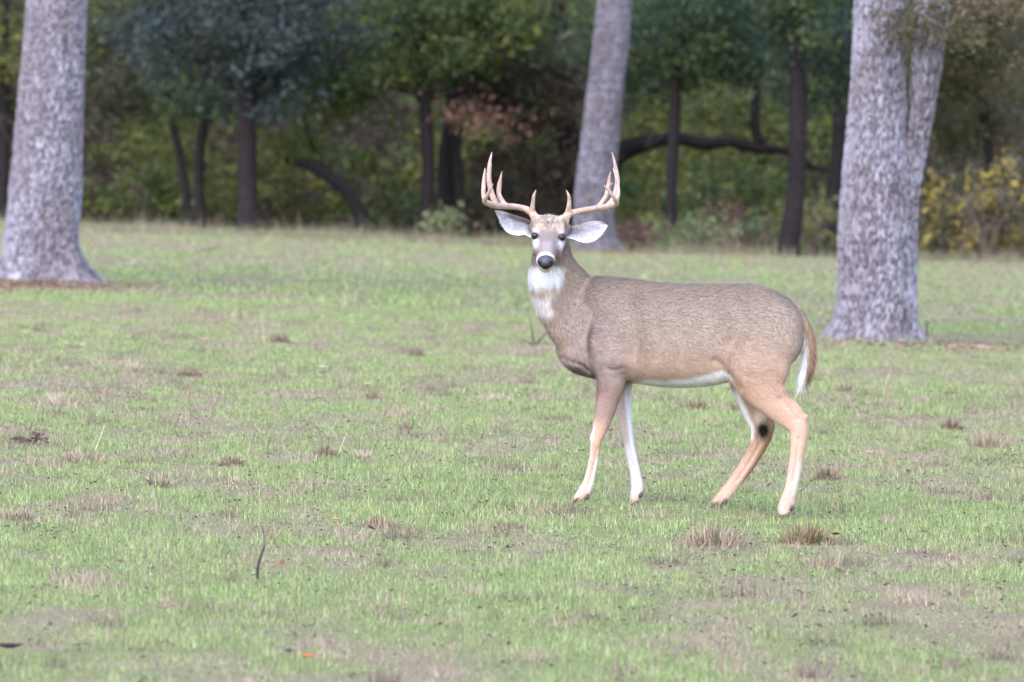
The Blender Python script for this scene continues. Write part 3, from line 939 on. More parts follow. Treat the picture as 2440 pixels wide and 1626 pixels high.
B = Geo()
B.rings(ring_loft(torso_rows([(300, 430, 575, .05), (330, 330, 628, .085), (390, 200, 680, .115), (470, 148, 708, .135), (560, 140, 726, .15),
                              (650, 147, 735, .165), (760, 160, 744, .18), (880, 175, 760, .182), (1000, 182, 766, .185), (1120, 185, 760, .182),
                              (1220, 186, 746, .185), (1320, 185, 722, .175), (1420, 189, 700, .165), (1520, 217, 672, .15), (1600, 258, 645, .13),
                              (1655, 312, 600, .10), (1692, 390, 530, .05)]), 5, 36, 2.5))
# neck
nk = [((290, -95), 62, .055), ((282, -40), 92, .066), ((276, 20), 110, .074), ((284, 95), 134, .082), ((312, 180), 168, .092), ((372, 290), 186, .108), ((440, 400), 195, .125), ((520, 500), 185, .13)]
nk_t = np.gradient(np.array([q[0] for q in nk], float), axis=0); nk_t /= np.linalg.norm(nk_t, axis=1)[:, None]
rows = []
for (c, hw, dw), tt in zip(nk, nk_t):
    lat = 0.05 * (1 - sstep(0, 300, c[1]))
    tt = tt * np.array([0.8, 1]); tt /= np.linalg.norm(tt)
    rows.append((zpt(c[0], c[1], lat, 420), np.array([-tt[1], 0, -tt[0]]) * hw / ZS * PXM, dw))
B.rings(ring_loft(rows, 5, 32, 2.2))
near_front = [(625, 250, 40, .03, .07), (600, 340, 75, .05, .085), (575, 470, 112, .062, .10), (588, 610, 104, .062, .108), (604, 715, 80, .055, .108), (590, 830, 66, .045, .105),
              (563, 940, 55, .036, .10), (540, 1020, 39, .030, .10), (523, 1080, 31, .029, .10), (518, 1135, 27, .024, .10), (499, 1230, 26, .020, .10),
              (477, 1315, 30, .022, .10), (455, 1360, 34, .025, .10), (425, 1390, 27, .024, .10), (397, 1408, 15, .018, .10)]
far_front = [(620, 480, 80, .05, -.08), (645, 620, 85, .05, -.095), (655, 720, 66, .045, -.10), (670, 830, 50, .038, -.10), (685, 940, 44, .033, -.10), (700, 1040, 34, .030, -.10),
             (711, 1085, 29, .028, -.10), (725, 1160, 31, .023, -.10), (747, 1260, 31, .020, -.10), (757, 1330, 36, .023, -.10), (748, 1385, 34, .025, -.10), (728, 1430, 18, .018, -.10)]
near_hind = [(1480, 300, 120, .06, .07), (1465, 420, 185, .08, .085), (1445, 540, 200, .085, .09), (1428, 660, 178, .082, .095), (1462, 770, 118, .062, .10), (1545, 862, 90, .045, .10),
             (1630, 938, 77, .034, .10), (1670, 1005, 57, .032, .10), (1670, 1080, 48, .029, .10), (1661, 1150, 42, .025, .10), (1647, 1240, 39, .022, .10),
             (1627, 1340, 36, .022, .10), (1608, 1410, 42, .027, .10), (1588, 1460, 40, .027, .10), (1582, 1490, 27, .022, .10)]
far_hind = [(1420, 480, 150, .07, -.08), (1390, 640, 140, .07, -.09), (1390, 760, 100, .058, -.10), (1415, 850, 84, .045, -.10), (1450, 930, 82, .036, -.10), (1466, 990, 70, .033, -.10),
            (1455, 1060, 56, .030, -.10), (1422, 1135, 46, .026, -.10), (1370, 1220, 43, .023, -.10), (1310, 1305, 39, .022, -.10), (1256, 1372, 38, .025, -.10), (1215, 1408, 30, .024, -.10), (1184, 1428, 16, .018, -.10)]
for leg, ur in ((near_front, 560), (far_front, 560), (near_hind, 1450), (far_hind, 1450)):
    B.rings(ring_loft(limb_rows(leg, ur), 5, 24, 2.1))
# withers, hip and chest muscle
def blob(u, v, lat, ru, rv, rd, uref=None):
    c = zpt(u, v, lat, uref); k = PXM / ZS
    th = np.linspace(0, np.pi, 12)[1:-1]; ph = np.linspace(0, 2 * np.pi, 18, endpoint=False)
    R = np.stack([np.stack([np.sin(t) * np.cos(ph) * ru * k, np.sin(t) * np.sin(ph) * rd, np.full(18, np.cos(t)) * rv * k], -1) for t in th]) + c
    B.rings(R)
for s in (1, -1):
    blob(430, 560, s * .05, 90, 110, .065)
    blob(640, 600, s * .125, 70, 90, .05)       # triceps
    blob(1300, 600, s * .12, 80, 70, .05)       # flank fold
    blob(1560, 620, s * .07, 60, 130, .06)
for lt_, uu in ((.10, (500, 1062)), (-.10, (690, 1066))): blob(uu[0], uu[1], lt_, 12, 36, .02, 560)
for lt_, uu, ur_ in ((.10, (480, 1362), 560), (-.10, (775, 1352), 560), (.10, (1640, 1420), 1450), (-.10, (1272, 1392), 1450)): blob(uu[0], uu[1], lt_, 14, 24, .018, ur_)
blob(1700, 938, .10, 26, 24, .02, 1450)
blob(1516, 985, -.10, 24, 26, .02, 1450)

# head: rings along the axis from the back of the skull to the nose
E_PX = (1307.0, 565.0)
HD = 30.42
HE = px2w(*E_PX, HD)
hp = math.radians(33); hyaw = math.radians(-6)
HF = np.array([math.sin(hyaw) * math.cos(hp), -math.cos(hyaw) * math.cos(hp), -math.sin(hp)])
HR = np.array([math.cos(hyaw), math.sin(hyaw), 0.0]); HR = HR / np.linalg.norm(HR)
HU = np.cross(HR, -HF); HU = HU if HU[2] > 0 else -HU
roll = math.radians(2.5)
HR, HU = HR * math.cos(roll) - HU * math.sin(roll), HU * math.cos(roll) + HR * math.sin(roll)


def hpt(f, u, r): return HE + HF * f + HU * u + HR * r


head = [(-.125, -.02, .035, .035), (-.10, -.01, .062, .062), (-.065, .0, .075, .074), (-.03, -.008, .079, .077), (0.0, -.016, .077, .074), (.035, -.022, .066, .066), (.075, -.025, .054, .056),
        (.115, -.024, .047, .047), (.15, -.021, .044, .041), (.18, -.018, .043, .038), (.2, -.016, .038, .034), (.212, -.015, .026, .024)]
Hd = catmull(np.array(head), 5)
th = np.linspace(0, 2 * np.pi, 36, endpoint=False)
R = np.zeros((len(Hd), 36, 3))
for i, (f, u, hw, hh) in enumerate(Hd):
    cs = np.sign(np.cos(th)) * np.abs(np.cos(th)) ** 0.9; sn = np.sign(np.sin(th)) * np.abs(np.sin(th)) ** 0.9
    wide = np.where(np.sin(th) < 0, 1 - 0.22 * np.abs(np.sin(th)) * sstep(-.05, .1, f), 1.0)   # narrower under the jaw
    R[i] = hpt(f, u, 0) + np.outer(cs * hw * wide, HR) + np.outer(sn * hh, HU)
B.rings(R)


def hblob(f, u, r, rf, ru, rr):
    t_ = np.linspace(0, np.pi, 10)[1:-1]; ph = np.linspace(0, 2 * np.pi, 16, endpoint=False)
    Rr = np.stack([hpt(f, u, r) + np.outer(np.full(16, np.cos(t)) * rf, HF) + np.outer(np.sin(t) * np.cos(ph) * rr, HR) + np.outer(np.sin(t) * np.sin(ph) * ru, HU) for t in t_])
    B.rings(Rr)


for s in (1, -1):
    hblob(-.008, .034, s * .058, .034, .015, .022)      # brow
    hblob(-.052, .048, s * .054, .03, .034, .024)       # pedicle
    hblob(.03, -.045, s * .048, .06, .032, .02)          # cheek
    hblob(-.075, 0.0, s * .075, .03, .026, .022)            # ear root
hblob(.178, -.05, 0, .026, .016, .026)                  # chin

tmp_me = B.mesh('body_rough')
tmp = bpy.data.objects.new('body_rough', tmp_me); COL.objects.link(tmp)
md = tmp.modifiers.new('r', 'REMESH'); md.mode = 'VOXEL'; md.voxel_size = 0.0062; md.adaptivity = 0
dg = bpy.context.evaluated_depsgraph_get()
body_me = bpy.data.meshes.new_from_object(tmp.evaluated_get(dg))
bpy.data.objects.remove(tmp)


def me_arrays(me):
    V = np.zeros(len(me.vertices) * 3, np.float32); me.vertices.foreach_get('co', V)
    E = np.zeros(len(me.edges) * 2, np.int32); me.edges.foreach_get('vertices', E)
    return V.reshape(-1, 3).astype(float), E.reshape(-1, 2)


def taubin(me, it, lam=0.55, mu=-0.57):
    V, E = me_arrays(me)
    deg = np.bincount(E.ravel(), minlength=len(V)).astype(float)[:, None]
    for k in range(it):
        for w in (lam, mu):
            A = np.zeros_like(V)
            for ax in range(3):
                A[:, ax] = np.bincount(E[:, 0], V[E[:, 1], ax], len(V)) + np.bincount(E[:, 1], V[E[:, 0], ax], len(V))
            V = V + w * (A / np.maximum(deg, 1) - V)
    me.vertices.foreach_set('co', V.astype(np.float32).ravel()); me.update()
    return V


def plain_smooth(me, it, lam=0.5, mask=None):
    V, E = me_arrays(me)
    deg = np.bincount(E.ravel(), minlength=len(V)).astype(float)[:, None]
    for k in range(it):
        A = np.zeros_like(V)
        for ax in range(3):
            A[:, ax] = np.bincount(E[:, 0], V[E[:, 1], ax], len(V)) + np.bincount(E[:, 1], V[E[:, 0], ax], len(V))
        V = V + lam * (1 if mask is None else mask) * (A / np.maximum(deg, 1) - V)
    me.vertices.foreach_set('co', V.astype(np.float32).ravel()); me.update()
    return V


V0, _ = me_arrays(body_me)
pxx, pyy = w2px(V0); bu = (pxx - ZU) * ZS; bv = (pyy - ZV) * ZS
torso_mask = np.maximum(sstep(90, 200, bv) * (1 - sstep(700, 800, bv)), 0.25 * (bv < 60))[:, None]
taubin(body_me, 10)
plain_smooth(body_me, 26, 0.5, torso_mask)
BV = plain_smooth(body_me, 2, 0.4)
body_me.polygons.foreach_set('use_smooth', np.ones(len(body_me.polygons), bool))


def vnormals(me):
    N = np.zeros(len(me.vertices) * 3, np.float32); me.vertices.foreach_get('normal', N)
    return N.reshape(-1, 3).astype(float)


CF = 0.94


def coat(P, N):
    """coat colour of the animal at points P with outward normals N"""
    px, py = w2px(P)
    u = (px - ZU) * ZS; v = (py - ZV) * ZS
    hu = (px - 1240) * 7.13; hv = (py - 480) * 7.13
    n = len(P)
    S = lambda *c: srgb(*c) * CF
    mix = lambda a, b, t: a * (1 - np.asarray(t)[:, None]) + b * np.asarray(t)[:, None]
    mid = deer_depth(u)                                  # depth of the animal's middle plane
    near = P[:, 1] < mid
    wob = 40 * (fbm(u / 130, v / 130, 5, 3) - 0.5)
    # trunk
    c = np.repeat(S(146, 129, 119)[None], n, 0)
    c = mix(c, S(164, 146, 136), sstep(230, 400, v + wob))
    c = mix(c, S(176, 152, 140), sstep(380, 560, v + wob))
    c = mix(c, S(188, 159, 141), sstep(520, 680, v + wob) * sstep(640, 760, u))
    # shoulder and neck greyer brown
    sh = (1 - sstep(560, 720, u + wob)) * sstep(150, 330, v)
    c = mix(c, S(164, 143, 138), sh * (1 - sstep(760, 900, v)) * 0.8)
    nkm = (1 - sstep(380, 470, u)) * (1 - sstep(300, 420, v))
    c = mix(c, S(162, 140, 128), nkm * 0.8)
    c = mix(c, S(176, 152, 132), (1 - sstep(270, 360, u - 0.25 * (v - 330))) * sstep(300, 420, v) * (1 - sstep(560, 640, v)) * 0.6)
    # thigh and rump warm tan
    th_ = sstep(1200, 1330, u + wob) * sstep(480, 700, v - (u - 1300) * 0.12 + wob)
    c = mix(c, S(196, 164, 146), th_)
    # legs below the body
    lowF = sstep(700, 800, v) * (1 - sstep(860, 960, u))
    lowF_near = lowF * near; lowF_far = lowF * (~near)
    cF = mix(np.repeat(S(160, 132, 124)[None], n, 0), S(200, 162, 140), sstep(900, 1040, v))
    cF = mix(cF, S(206, 174, 158), sstep(1180, 1340, v))
    c = mix(c, cF, lowF_near)
    lx = np.interp(v, [q[1] for q in near_front], [q[0] for q in near_front]); lw = np.interp(v, [q[1] for q in near_front], [q[2] for q in near_front])
    s_ = (u - lx) / np.maximum(lw, 1)
    c = mix(c, S(232, 226, 230), near * lowF * sstep(0.45, 0.85, -s_) * sstep(930, 1020, v) * (1 - sstep(1330, 1380, v)) * 0.5)
    c = mix(c, S(228, 220, 226), near * lowF * sstep(0.1, 0.75, s_) * sstep(1120, 1200, v) * (1 - sstep(1330, 1380, v)))
    # far fore leg: we see its inner face
    cG = mix(np.repeat(S(196, 172, 164)[None], n, 0), S(218, 204, 208), sstep(1050, 1120, v))
    cG = mix(cG, S(214, 182, 166), sstep(1320, 1400, v))
    lx2 = np.interp(v, [q[1] for q in far_front], [q[0] for q in far_front]); lw2 = np.interp(v, [q[1] for q in far_front], [q[2] for q in far_front])
    s2 = (u - lx2) / np.maximum(lw2, 1)
    cG = mix(cG, S(236, 232, 240), sstep(0.0, 0.6, s2) * (1 - sstep(1040, 1300, v)))
    c = mix(c, cG, lowF_far)
    # hind legs
    lowH = sstep(640, 760, v) * sstep(1200, 1270, u)
    cH = mix(np.repeat(S(198, 162, 142)[None], n, 0), S(202, 168, 150), sstep(900, 1050, v))
    cH = mix(cH, S(202, 172, 158), sstep(1150, 1350, v))
    c = mix(c, cH, lowH * near)
    lx4 = np.interp(v, [q[1] for q in near_hind], [q[0] for q in near_hind]); lw4 = np.interp(v, [q[1] for q in near_hind], [q[2] for q in near_hind])
    s4 = (u - lx4) / np.maximum(lw4, 1)
    c = mix(c, S(230, 218, 220), near * lowH * sstep(0.0, 0.5, s4) * sstep(1170, 1230, v) * (1 - sstep(1330, 1400, v)) * 0.45)
    c = mix(c, S(224, 200, 190), near * lowH * sstep(1430, 1490, v) * 0.7)
    cI = mix(np.repeat(S(180, 146, 124)[None], n, 0), S(200, 164, 146), sstep(1080, 1250, v))
    cI = mix(cI, S(204, 176, 158), sstep(1300, 1420, v))
    lx3 = np.interp(v, [q[1] for q in far_hind], [q[0] for q in far_hind]); lw3 = np.interp(v, [q[1] for q in far_hind], [q[2] for q in far_hind])
    s3 = (u - lx3) / np.maximum(lw3, 1)
    cI = mix(cI, S(232, 226, 232), sstep(0.5, 0.9, -s3) * (1 - sstep(1040, 1090, v)))
    cI = mix(cI, S(150, 108, 80), sstep(0.35, 0.9, s3) * sstep(960, 1020, v) * (1 - sstep(1250, 1350, v)) * 0.8)
    spot0 = np.exp(-(((u - 1450) / 34) ** 2 + ((v - 930) / 45) ** 2) ** 2)
    cI = mix(cI, S(226, 208, 190), spot0 * 0.8)
    sn_ = 14 * (fbm(u / 13, v / 22, 17, 3) - 0.5)
    spot = np.exp(-(((u - 1472 + sn_) / 33) ** 2 + ((v - 1003 + 0.6 * sn_) / 48) ** 2) ** 1.5)
    cI = mix(cI, S(24, 19, 17), np.clip(spot * 1.25, 0, 1))
    c = mix(c, cI, lowH * (~near))
    # inner faces white
    inner = np.where(near, sstep(0.35, 0.8, N[:, 1]), 0.0) * sstep(740, 800, v) * (1 - sstep(1250, 1400, v))
    c = mix(c, S(232, 226, 228), inner * 0.8)
    # white belly
    edge = np.interp(u, [700, 780, 900, 1050, 1140, 1230, 1290], [730, 712, 722, 708, 690, 665, 690])
    bel = sstep(-10, 14, v - edge + 0.35 * wob) * sstep(700, 745, u) * (1 - sstep(1262, 1300, u)) * (1 - sstep(800, 840, v))
    c = mix(c, S(240, 236, 240), bel)
    c = mix(c, S(92, 80, 76), sstep(0.25, 0.75, -N[:, 2]) * sstep(590, 640, v) * (1 - sstep(735, 760, v)) * (1 - sstep(520, 560, u)) * 0.75)  # underside of the chest darkened, shade put into the coat colour
    # dark elbow crease
    # throat
    jw = 70 * (fbm(hu / 70, hv / 130, 15, 3) - 0.5)
    throat = (1 - sstep(285, 365, u + jw + 0.5 * np.maximum(v - 150, 0))) * sstep(60, 90, v) * (1 - sstep(155, 225, v + 0.7 * jw + 0.0015 * (u - 230) ** 2)) * (1 - 0.9 * sstep(0.25, 0.8, N[:, 0] + 0.1))
    c = mix(c, S(246, 244, 250), throat)
    th2 = (1 - sstep(255, 300, u + jw - (v - 240) * 0.1)) * sstep(222, 250, v + jw) * (1 - sstep(320, 370, v))
    c = mix(c, S(226, 216, 216), th2 * 0.9)
    band = (1 - sstep(270, 330, u)) * sstep(185, 205, v) * (1 - sstep(225, 250, v))
    c = mix(c, S(208, 190, 178), band * 0.5)
    # face
    f = (P - HE) @ HF; r = (P - HE) @ HR; up = (P - HE) @ HU
    face = sstep(-0.10, -0.075, f) * (1 - sstep(0.095, 0.11, np.abs(r))) * (up > -0.085) * (py < 655)
    cx = 430 + (1030 - hv) * 0.075                     # midline of the face on the enlarged view
    ar = np.abs(hu - cx)
    fc = np.repeat(S(124, 111, 110)[None], n, 0)
    fc = mix(fc, S(140, 129, 134), (1 - sstep(40, 130, ar)) * sstep(640, 720, hv) * (1 - sstep(860, 900, hv)))
    fc = mix(fc, S(116, 96, 90), sstep(110, 170, ar) * sstep(740, 820, hv) * 0.9)
    fc = mix(fc, S(160, 138, 128), sstep(190, 250, ar) * sstep(850, 960, hv) * 0.8)
    crown = (1 - sstep(400, 560, hv + 0.6 * jw - 0.1 * ar)) * (1 - sstep(230, 290, ar) * sstep(300, 400, hv))
    fc = mix(fc, mix(np.repeat(S(184, 163, 147)[None], n, 0), S(140, 124, 118), sstep(0.3, 0.75, fbm(hu / 45, hv / 45, 46, 3))), crown)
    spk = sstep(0.42, 0.60, fbm(hu / 28, hv / 28, 44, 2)) * np.exp(-(((hu - 500) / 170) ** 2 + ((hv - 350) / 110) ** 2))
    fc = mix(fc, S(96, 88, 96), spk * 0.85)
    for (ex, ey, rx, ry) in ((252, 712, 52, 82), (694, 736, 54, 84)):
        fc = mix(fc, S(232, 228, 236), np.exp(-(((hu - ex) / rx) ** 2 + ((hv - ey) / ry) ** 2 + 1.2 * (fbm(hu / 30, hv / 30, 19, 2) - 0.5)) ) * 0.95)
    for (ex, ey, rx, ry) in ((256, 515, 58, 40), (718, 532, 58, 42)):
        fc = mix(fc, S(216, 208, 216), np.exp(-(((hu - ex) / rx) ** 2 + ((hv - ey) / ry) ** 2) ) * 0.6)
    for (ex, ey) in ((245, 588), (705, 612)):
        fc = mix(fc, S(40, 32, 32), np.exp(-(((hu - ex) / 74) ** 2 + ((hv - ey) / 62) ** 2) ** 3) * 0.97)
    muz = (1 - sstep(0.7, 1.2, ((hu - 428 + 0.3 * jw) / 158) ** 2 + ((hv - 1005 + 0.3 * jw) / 146) ** 2)) * (f > 0.08)
    fc = mix(fc, S(220, 212, 215), muz * (1 - 0.75 * sstep(985, 1080, hv)) * (1 - 0.55 * np.exp(-(ar / 38) ** 2) * (hv < 930)))
    fc = mix(fc, S(178, 160, 152), muz * sstep(985, 1080, hv) * 0.6)
    fc = mix(fc, S(214, 202, 194), sstep(1080, 1130, hv) * (1 - sstep(180, 240, ar)))
    fc = mix(fc, S(240, 236, 240), sstep(960, 1060, hv) * sstep(170, 210, ar) * (hu < 300))
    c = mix(c, fc, face)
    return c, u, v, face, near




def carve(V, N, line, width, depth):
    """press a soft furrow into both flanks along a line given on the enlarged view"""
    px, py = w2px(V); q = np.stack([(px - ZU) * ZS, (py - ZV) * ZS], -1)
    L = catmull(np.array(line, float), 12)
    best = np.full(len(V), 1e9)
    for p in L: best = np.minimum(best, ((q - p) ** 2).sum(1))
    taper = np.exp(-best / (2 * width ** 2)) * sstep(0.15, 0.5, np.abs(N[:, 1]))
    return V - N * (depth * taper)[:, None]


BN = vnormals(body_me)
for line, wd, dp in (([(742, 500), (732, 580), (722, 650), (700, 720)], 20, .004), ([(1180, 620), (1225, 655), (1270, 705), (1330, 770)], 18, .008),
                     ([(330, 590), (370, 612), (420, 630), (470, 670)], 9, .008), ([(500, 330), (470, 420), (450, 520), (490, 600)], 22, .006),
                     ([(1340, 690), (1420, 720), (1520, 790), (1640, 890)], 20, .004),
                     ([(560, 640), (590, 665), (660, 660)], 9, .006), ([(820, 330), (860, 480), (850, 600)], 22, .004), ([(940, 320), (990, 480), (980, 610)], 22, .004),
                     ([(690, 250), (715, 400), (728, 560)], 40, .014), ([(1185, 380), (1200, 500), (1185, 610)], 55, .018), ([(420, 230), (465, 330), (450, 450)], 28, .010), ([(1480, 420), (1500, 560), (1500, 680)], 40, .008), ([(1290, 260), (1330, 380), (1290, 520)], 24, .006),
                     ([(1668, 1060), (1656, 1180), (1638, 1300)], 7, .006), ([(1448, 1090), (1384, 1200), (1320, 1295)], 7, .006), ([(530, 1110), (506, 1230), (484, 1310)], 6, .005), ([(718, 1120), (752, 1250), (762, 1320)], 6, .005), ([(1560, 830), (1625, 900), (1660, 950)], 10, .006)):
    BV = carve(BV, BN, line, wd, dp)
body_me.vertices.foreach_set('co', BV.astype(np.float32).ravel()); body_me.update()
BN = vnormals(body_me)
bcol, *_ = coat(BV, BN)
BASE = np.array([float(HOOF_P['near_front'][0] + HOOF_P['near_hind'][0]) / 2, 30.5, 0.0]); BASE[2] = float(gz(BASE[0], BASE[1]))
deer = empty('deer', BASE, 'antlered grey-brown buck deer standing broadside, face turned to the viewer', 'deer')
F_tri = None
body_me.calc_loop_triangles()
LT = np.zeros(len(body_me.loop_triangles) * 3, np.int32); body_me.loop_triangles.foreach_get('vertices', LT); LT = LT.reshape(-1, 3)
for at in list(body_me.color_attributes): body_me.color_attributes.remove(at)
set_col(body_me, bcol)
body_me.vertices.foreach_set('co', (BV - BASE).astype(np.float32).ravel()); body_me.update()
M_COAT = mat_attr('deer_coat', 0.85, 0.15, noise=(220, 0.8, 1.18))
M_FUR = mat_attr('deer_fur', 0.7, 0.2, transl=0.1)
body_me.materials.clear()
link('body', body_me, M_COAT, deer)

# fur: short hairs lying along the coat
NH = 225000
A0, A1, A2 = BV[LT[:, 0]], BV[LT[:, 1]], BV[LT[:, 2]]
area = np.linalg.norm(np.cross(A1 - A0, A2 - A0), axis=1)
pick = rng.choice(len(LT), NH, p=area / area.sum())
w0, w1 = rng.uniform(0, 1, (2, NH)); fl = w0 + w1 > 1; w0[fl], w1[fl] = 1 - w0[fl], 1 - w1[fl]
w0 = w0[:, None]; w1 = w1[:, None]
HP = A0[pick] * (1 - w0 - w1) + A1[pick] * w0 + A2[pick] * w1
HN = BN[LT[pick, 0]] * (1 - w0 - w1) + BN[LT[pick, 1]] * w0 + BN[LT[pick, 2]] * w1
HN /= np.linalg.norm(HN, axis=1)[:, None]
hc, hu_, hv_, hface, hnear = coat(HP, HN)
eye_l = px2w(1274.4, 562.7, HD); eye_r = px2w(1338.9, 566.3, HD)
leg = sstep(740, 860, hv_)
neckm = (1 - sstep(330, 480, hu_)) * (1 - leg)
dirv = np.stack([1 - leg * 1.0 - neckm * 0.7, 0 * leg, -0.35 - leg * 0.9 - neckm * 0.8], -1)
rump = sstep(1450, 1650, hu_) * (1 - leg)
dirv[:, 2] -= rump * 0.9; dirv[:, 0] -= rump * 0.5
dirv = np.where(hface[:, None] > 0.5, -HF[None] + 0.3 * HU[None], dirv)
swirl = fbm(hu_ / 60, hv_ / 60, 81, 2) - 0.5
dirv[:, 2] += 0.9 * swirl * (hface < 0.5) * (1 - leg)
dirv = dirv + rng.normal(0, 0.22, dirv.shape)
dirv -= HN * (dirv * HN).sum(1)[:, None]; dirv /= np.linalg.norm(dirv, axis=1)[:, None] + 1e-9
Lh = 0.024 * (1 - leg) + 0.009 * leg
throat = (1 - sstep(300, 380, hu_)) * (hv_ > 70) * (hv_ < 380)
Lh = Lh + 0.012 * throat
bellyf = (hv_ > 690) * (hv_ < 800) * (hu_ > 720) * (hu_ < 1290)
Lh = np.where(bellyf, 0.026, Lh)
Lh = np.where((np.abs(hu_ - 1472) < 45) & (np.abs(hv_ - 1000) < 60) & ~hnear, 0.018, Lh)
Lh = np.where(hface > 0.5, 0.0065, Lh) * rng.uniform(0.6, 1.25, NH)
lift = np.where(hface > 0.5, 0.16, 0.22) + rng.uniform(-0.1, 0.2, NH) + 0.1 * throat
tip = HP + Lh[:, None] * (dirv * np.cos(lift)[:, None] + HN * np.sin(lift)[:, None])
agouti = (1 - sstep(420, 640, hv_)) * (1 - hface) * (1 - throat)
side = np.cross(dirv, HN) * (np.where(hface > 0.5, 0.0011, 0.0017 + 0.0006 * agouti) * rng.uniform(0.7, 1.3, NH))[:, None]
var = rng.uniform(0.84, 1.16, NH) + agouti * rng.choice([-0.28, -0.13, 0.0, 0.12, 0.2], NH)
var = var * (0.93 + 0.14 * fbm(hu_ / 22 + hv_ / 60, hv_ / 9, 83, 3))
hcol = hc * var[:, None]
k_ = (np.linalg.norm((HP - eye_l)[:, [0, 2]], axis=1) > 0.017) & (np.linalg.norm((HP - eye_r)[:, [0, 2]], axis=1) > 0.017)
nosec = hpt(.212, -.012, 0)
k_ &= ~((np.abs((HP - eye_l)[:, 0] - 0.048) < 0.043) & (np.abs(w2px(HP)[1] - 625) < 17) & (HP[:, 1] < HD - 0.1))
Vh = np.stack([HP - side - HN * 0.001, HP + side - HN * 0.001, tip], 1)[k_].reshape(-1, 3)
link('fur', mesh_from('fur', Vh - BASE, np.arange(len(Vh)).reshape(-1, 3), np.repeat(hcol[k_], 3, 0)), M_FUR, deer)

# tail: brown above with a white fringe, hanging along the rump
tl = [(1655, 320, 20, .03), (1690, 390, 26, .034), (1722, 470, 30, .034), (1733, 550, 28, .031), (1726, 620, 26, .026), (1706, 680, 22, .02), (1690, 728, 9, .01)]
rows = []
tt_ = np.gradient(np.array([q[:2] for q in tl], float), axis=0); tt_ /= np.linalg.norm(tt_, axis=1)[:, None]
for q, t in zip(tl, tt_):
    rows.append((zpt(q[0], q[1], 0.0, 1660), np.array([-t[1], 0, -t[0]]) * q[2] / ZS * PXM, q[3]))
g = Geo(); R = ring_loft(rows, 6, 20, 2.0); g.rings(R)
tail_me = g.mesh('tail')
TV, _ = me_arrays(tail_me); TN = vnormals(tail_me)


def tail_col(P):
    px, py = w2px(P); u = (px - ZU) * ZS; v = (py - ZV) * ZS
    cxx = np.interp(v, [q[1] for q in tl], [q[0] for q in tl])
    w = sstep(2, -16, 0) * 0 + (1 - sstep(-14, 4, u - cxx + 8 * (fbm(u / 20, v / 40, 3, 2) - .5) - 10 * sstep(600, 700, v)))
    br = srgb(164, 134, 112) * CF * (1 - sstep(560, 680, v))[:, None] + srgb(128, 92, 70) * CF * sstep(560, 680, v)[:, None]
    top = (1 - sstep(330, 420, v))[:, None]
    br = br * (1 - top) + srgb(160, 142, 128) * CF * top
    w = (w * sstep(350, 420, v))[:, None]
    return br * (1 - w) + srgb(244, 242, 246) * CF * w


set_col(tail_me, tail_col(TV))
tail_me.vertices.foreach_set('co', (TV - BASE).astype(np.float32).ravel()); tail_me.update()
tail_o = link('tail', tail_me, M_COAT, deer, label='brown tail with a white fringe')
nt_ = 9000
ix = rng.integers(0, len(TV) - 2, nt_)
P = TV[ix] + rng.normal(0, 0.004, (nt_, 3)); Nn = TN[ix]
d_ = np.stack([rng.normal(-0.08, 0.2, nt_), rng.normal(0, 0.15, nt_), -np.ones(nt_)], -1) + Nn * 0.22
d_ /= np.linalg.norm(d_, axis=1)[:, None]
L_ = rng.uniform(0.025, 0.06, nt_) * (1 + 0.5 * (rng.uniform(0, 1, nt_) < 0.15))
sd = np.cross(d_, Nn); sd = sd / (np.linalg.norm(sd, axis=1)[:, None] + 1e-9) * 0.0014
Vt = np.stack([P - sd, P + sd, P + d_ * L_[:, None]], 1).reshape(-1, 3)
link('tail_hair', mesh_from('tail_hair', Vt - BASE, np.arange(3 * nt_).reshape(-1, 3), np.repeat(tail_col(P) * rng.uniform(0.82, 1.15, (nt_, 1)), 3, 0)), M_FUR, tail_o)

# eyes
m, nt, out = new_mat('deer_eye')
b = nodes(nt, 'ShaderNodeBsdfPrincipled'); b.inputs['Base Color'].default_value = (0.02, 0.011, 0.01, 1)
b.inputs['Roughness'].default_value = 0.12; b.inputs['Specular IOR Level'].default_value = 0.35
lw = nodes(nt, 'ShaderNodeTexNoise'); lw.inputs['Scale'].default_value = 30
rp = nodes(nt, 'ShaderNodeValToRGB'); rp.color_ramp.elements[0].color = (0.012, 0.008, 0.008, 1); rp.color_ramp.elements[1].color = (0.022, 0.012, 0.01, 1)
nt.links.new(lw.outputs['Fac'], rp.inputs[0]); nt.links.new(rp.outputs[0], b.inputs['Base Color'])
nt.links.new(b.outputs[0], out.inputs['Surface'])
M_EYE = m


def surf_depth(px, py):
    """nearest body surface near a pixel of the face"""
    qx, qy = w2px(BV)
    s = (np.abs(qx - px) < 3.5) & (np.abs(qy - py) < 3.5)
    return float(BV[s, 1].min()) if s.any() else HD


for (ex, ey) in ((1274.6, 562.8), (1338.6, 566.2)):
    dd = surf_depth(ex, ey)
    c = px2w(ex, ey, dd + 0.0055)
    g = Geo(); t_ = np.linspace(0, np.pi, 14)[1:-1]; ph = np.linspace(0, 2 * np.pi, 22, endpoint=False)
    R = np.stack([np.stack([np.sin(t) * np.cos(ph) * .0165, np.sin(t) * np.sin(ph) * .0125, np.full(22, np.cos(t)) * .0145], -1) for t in t_]) + c - BASE
    g.rings(R); link('eye', g.mesh('eye'), M_EYE, deer)

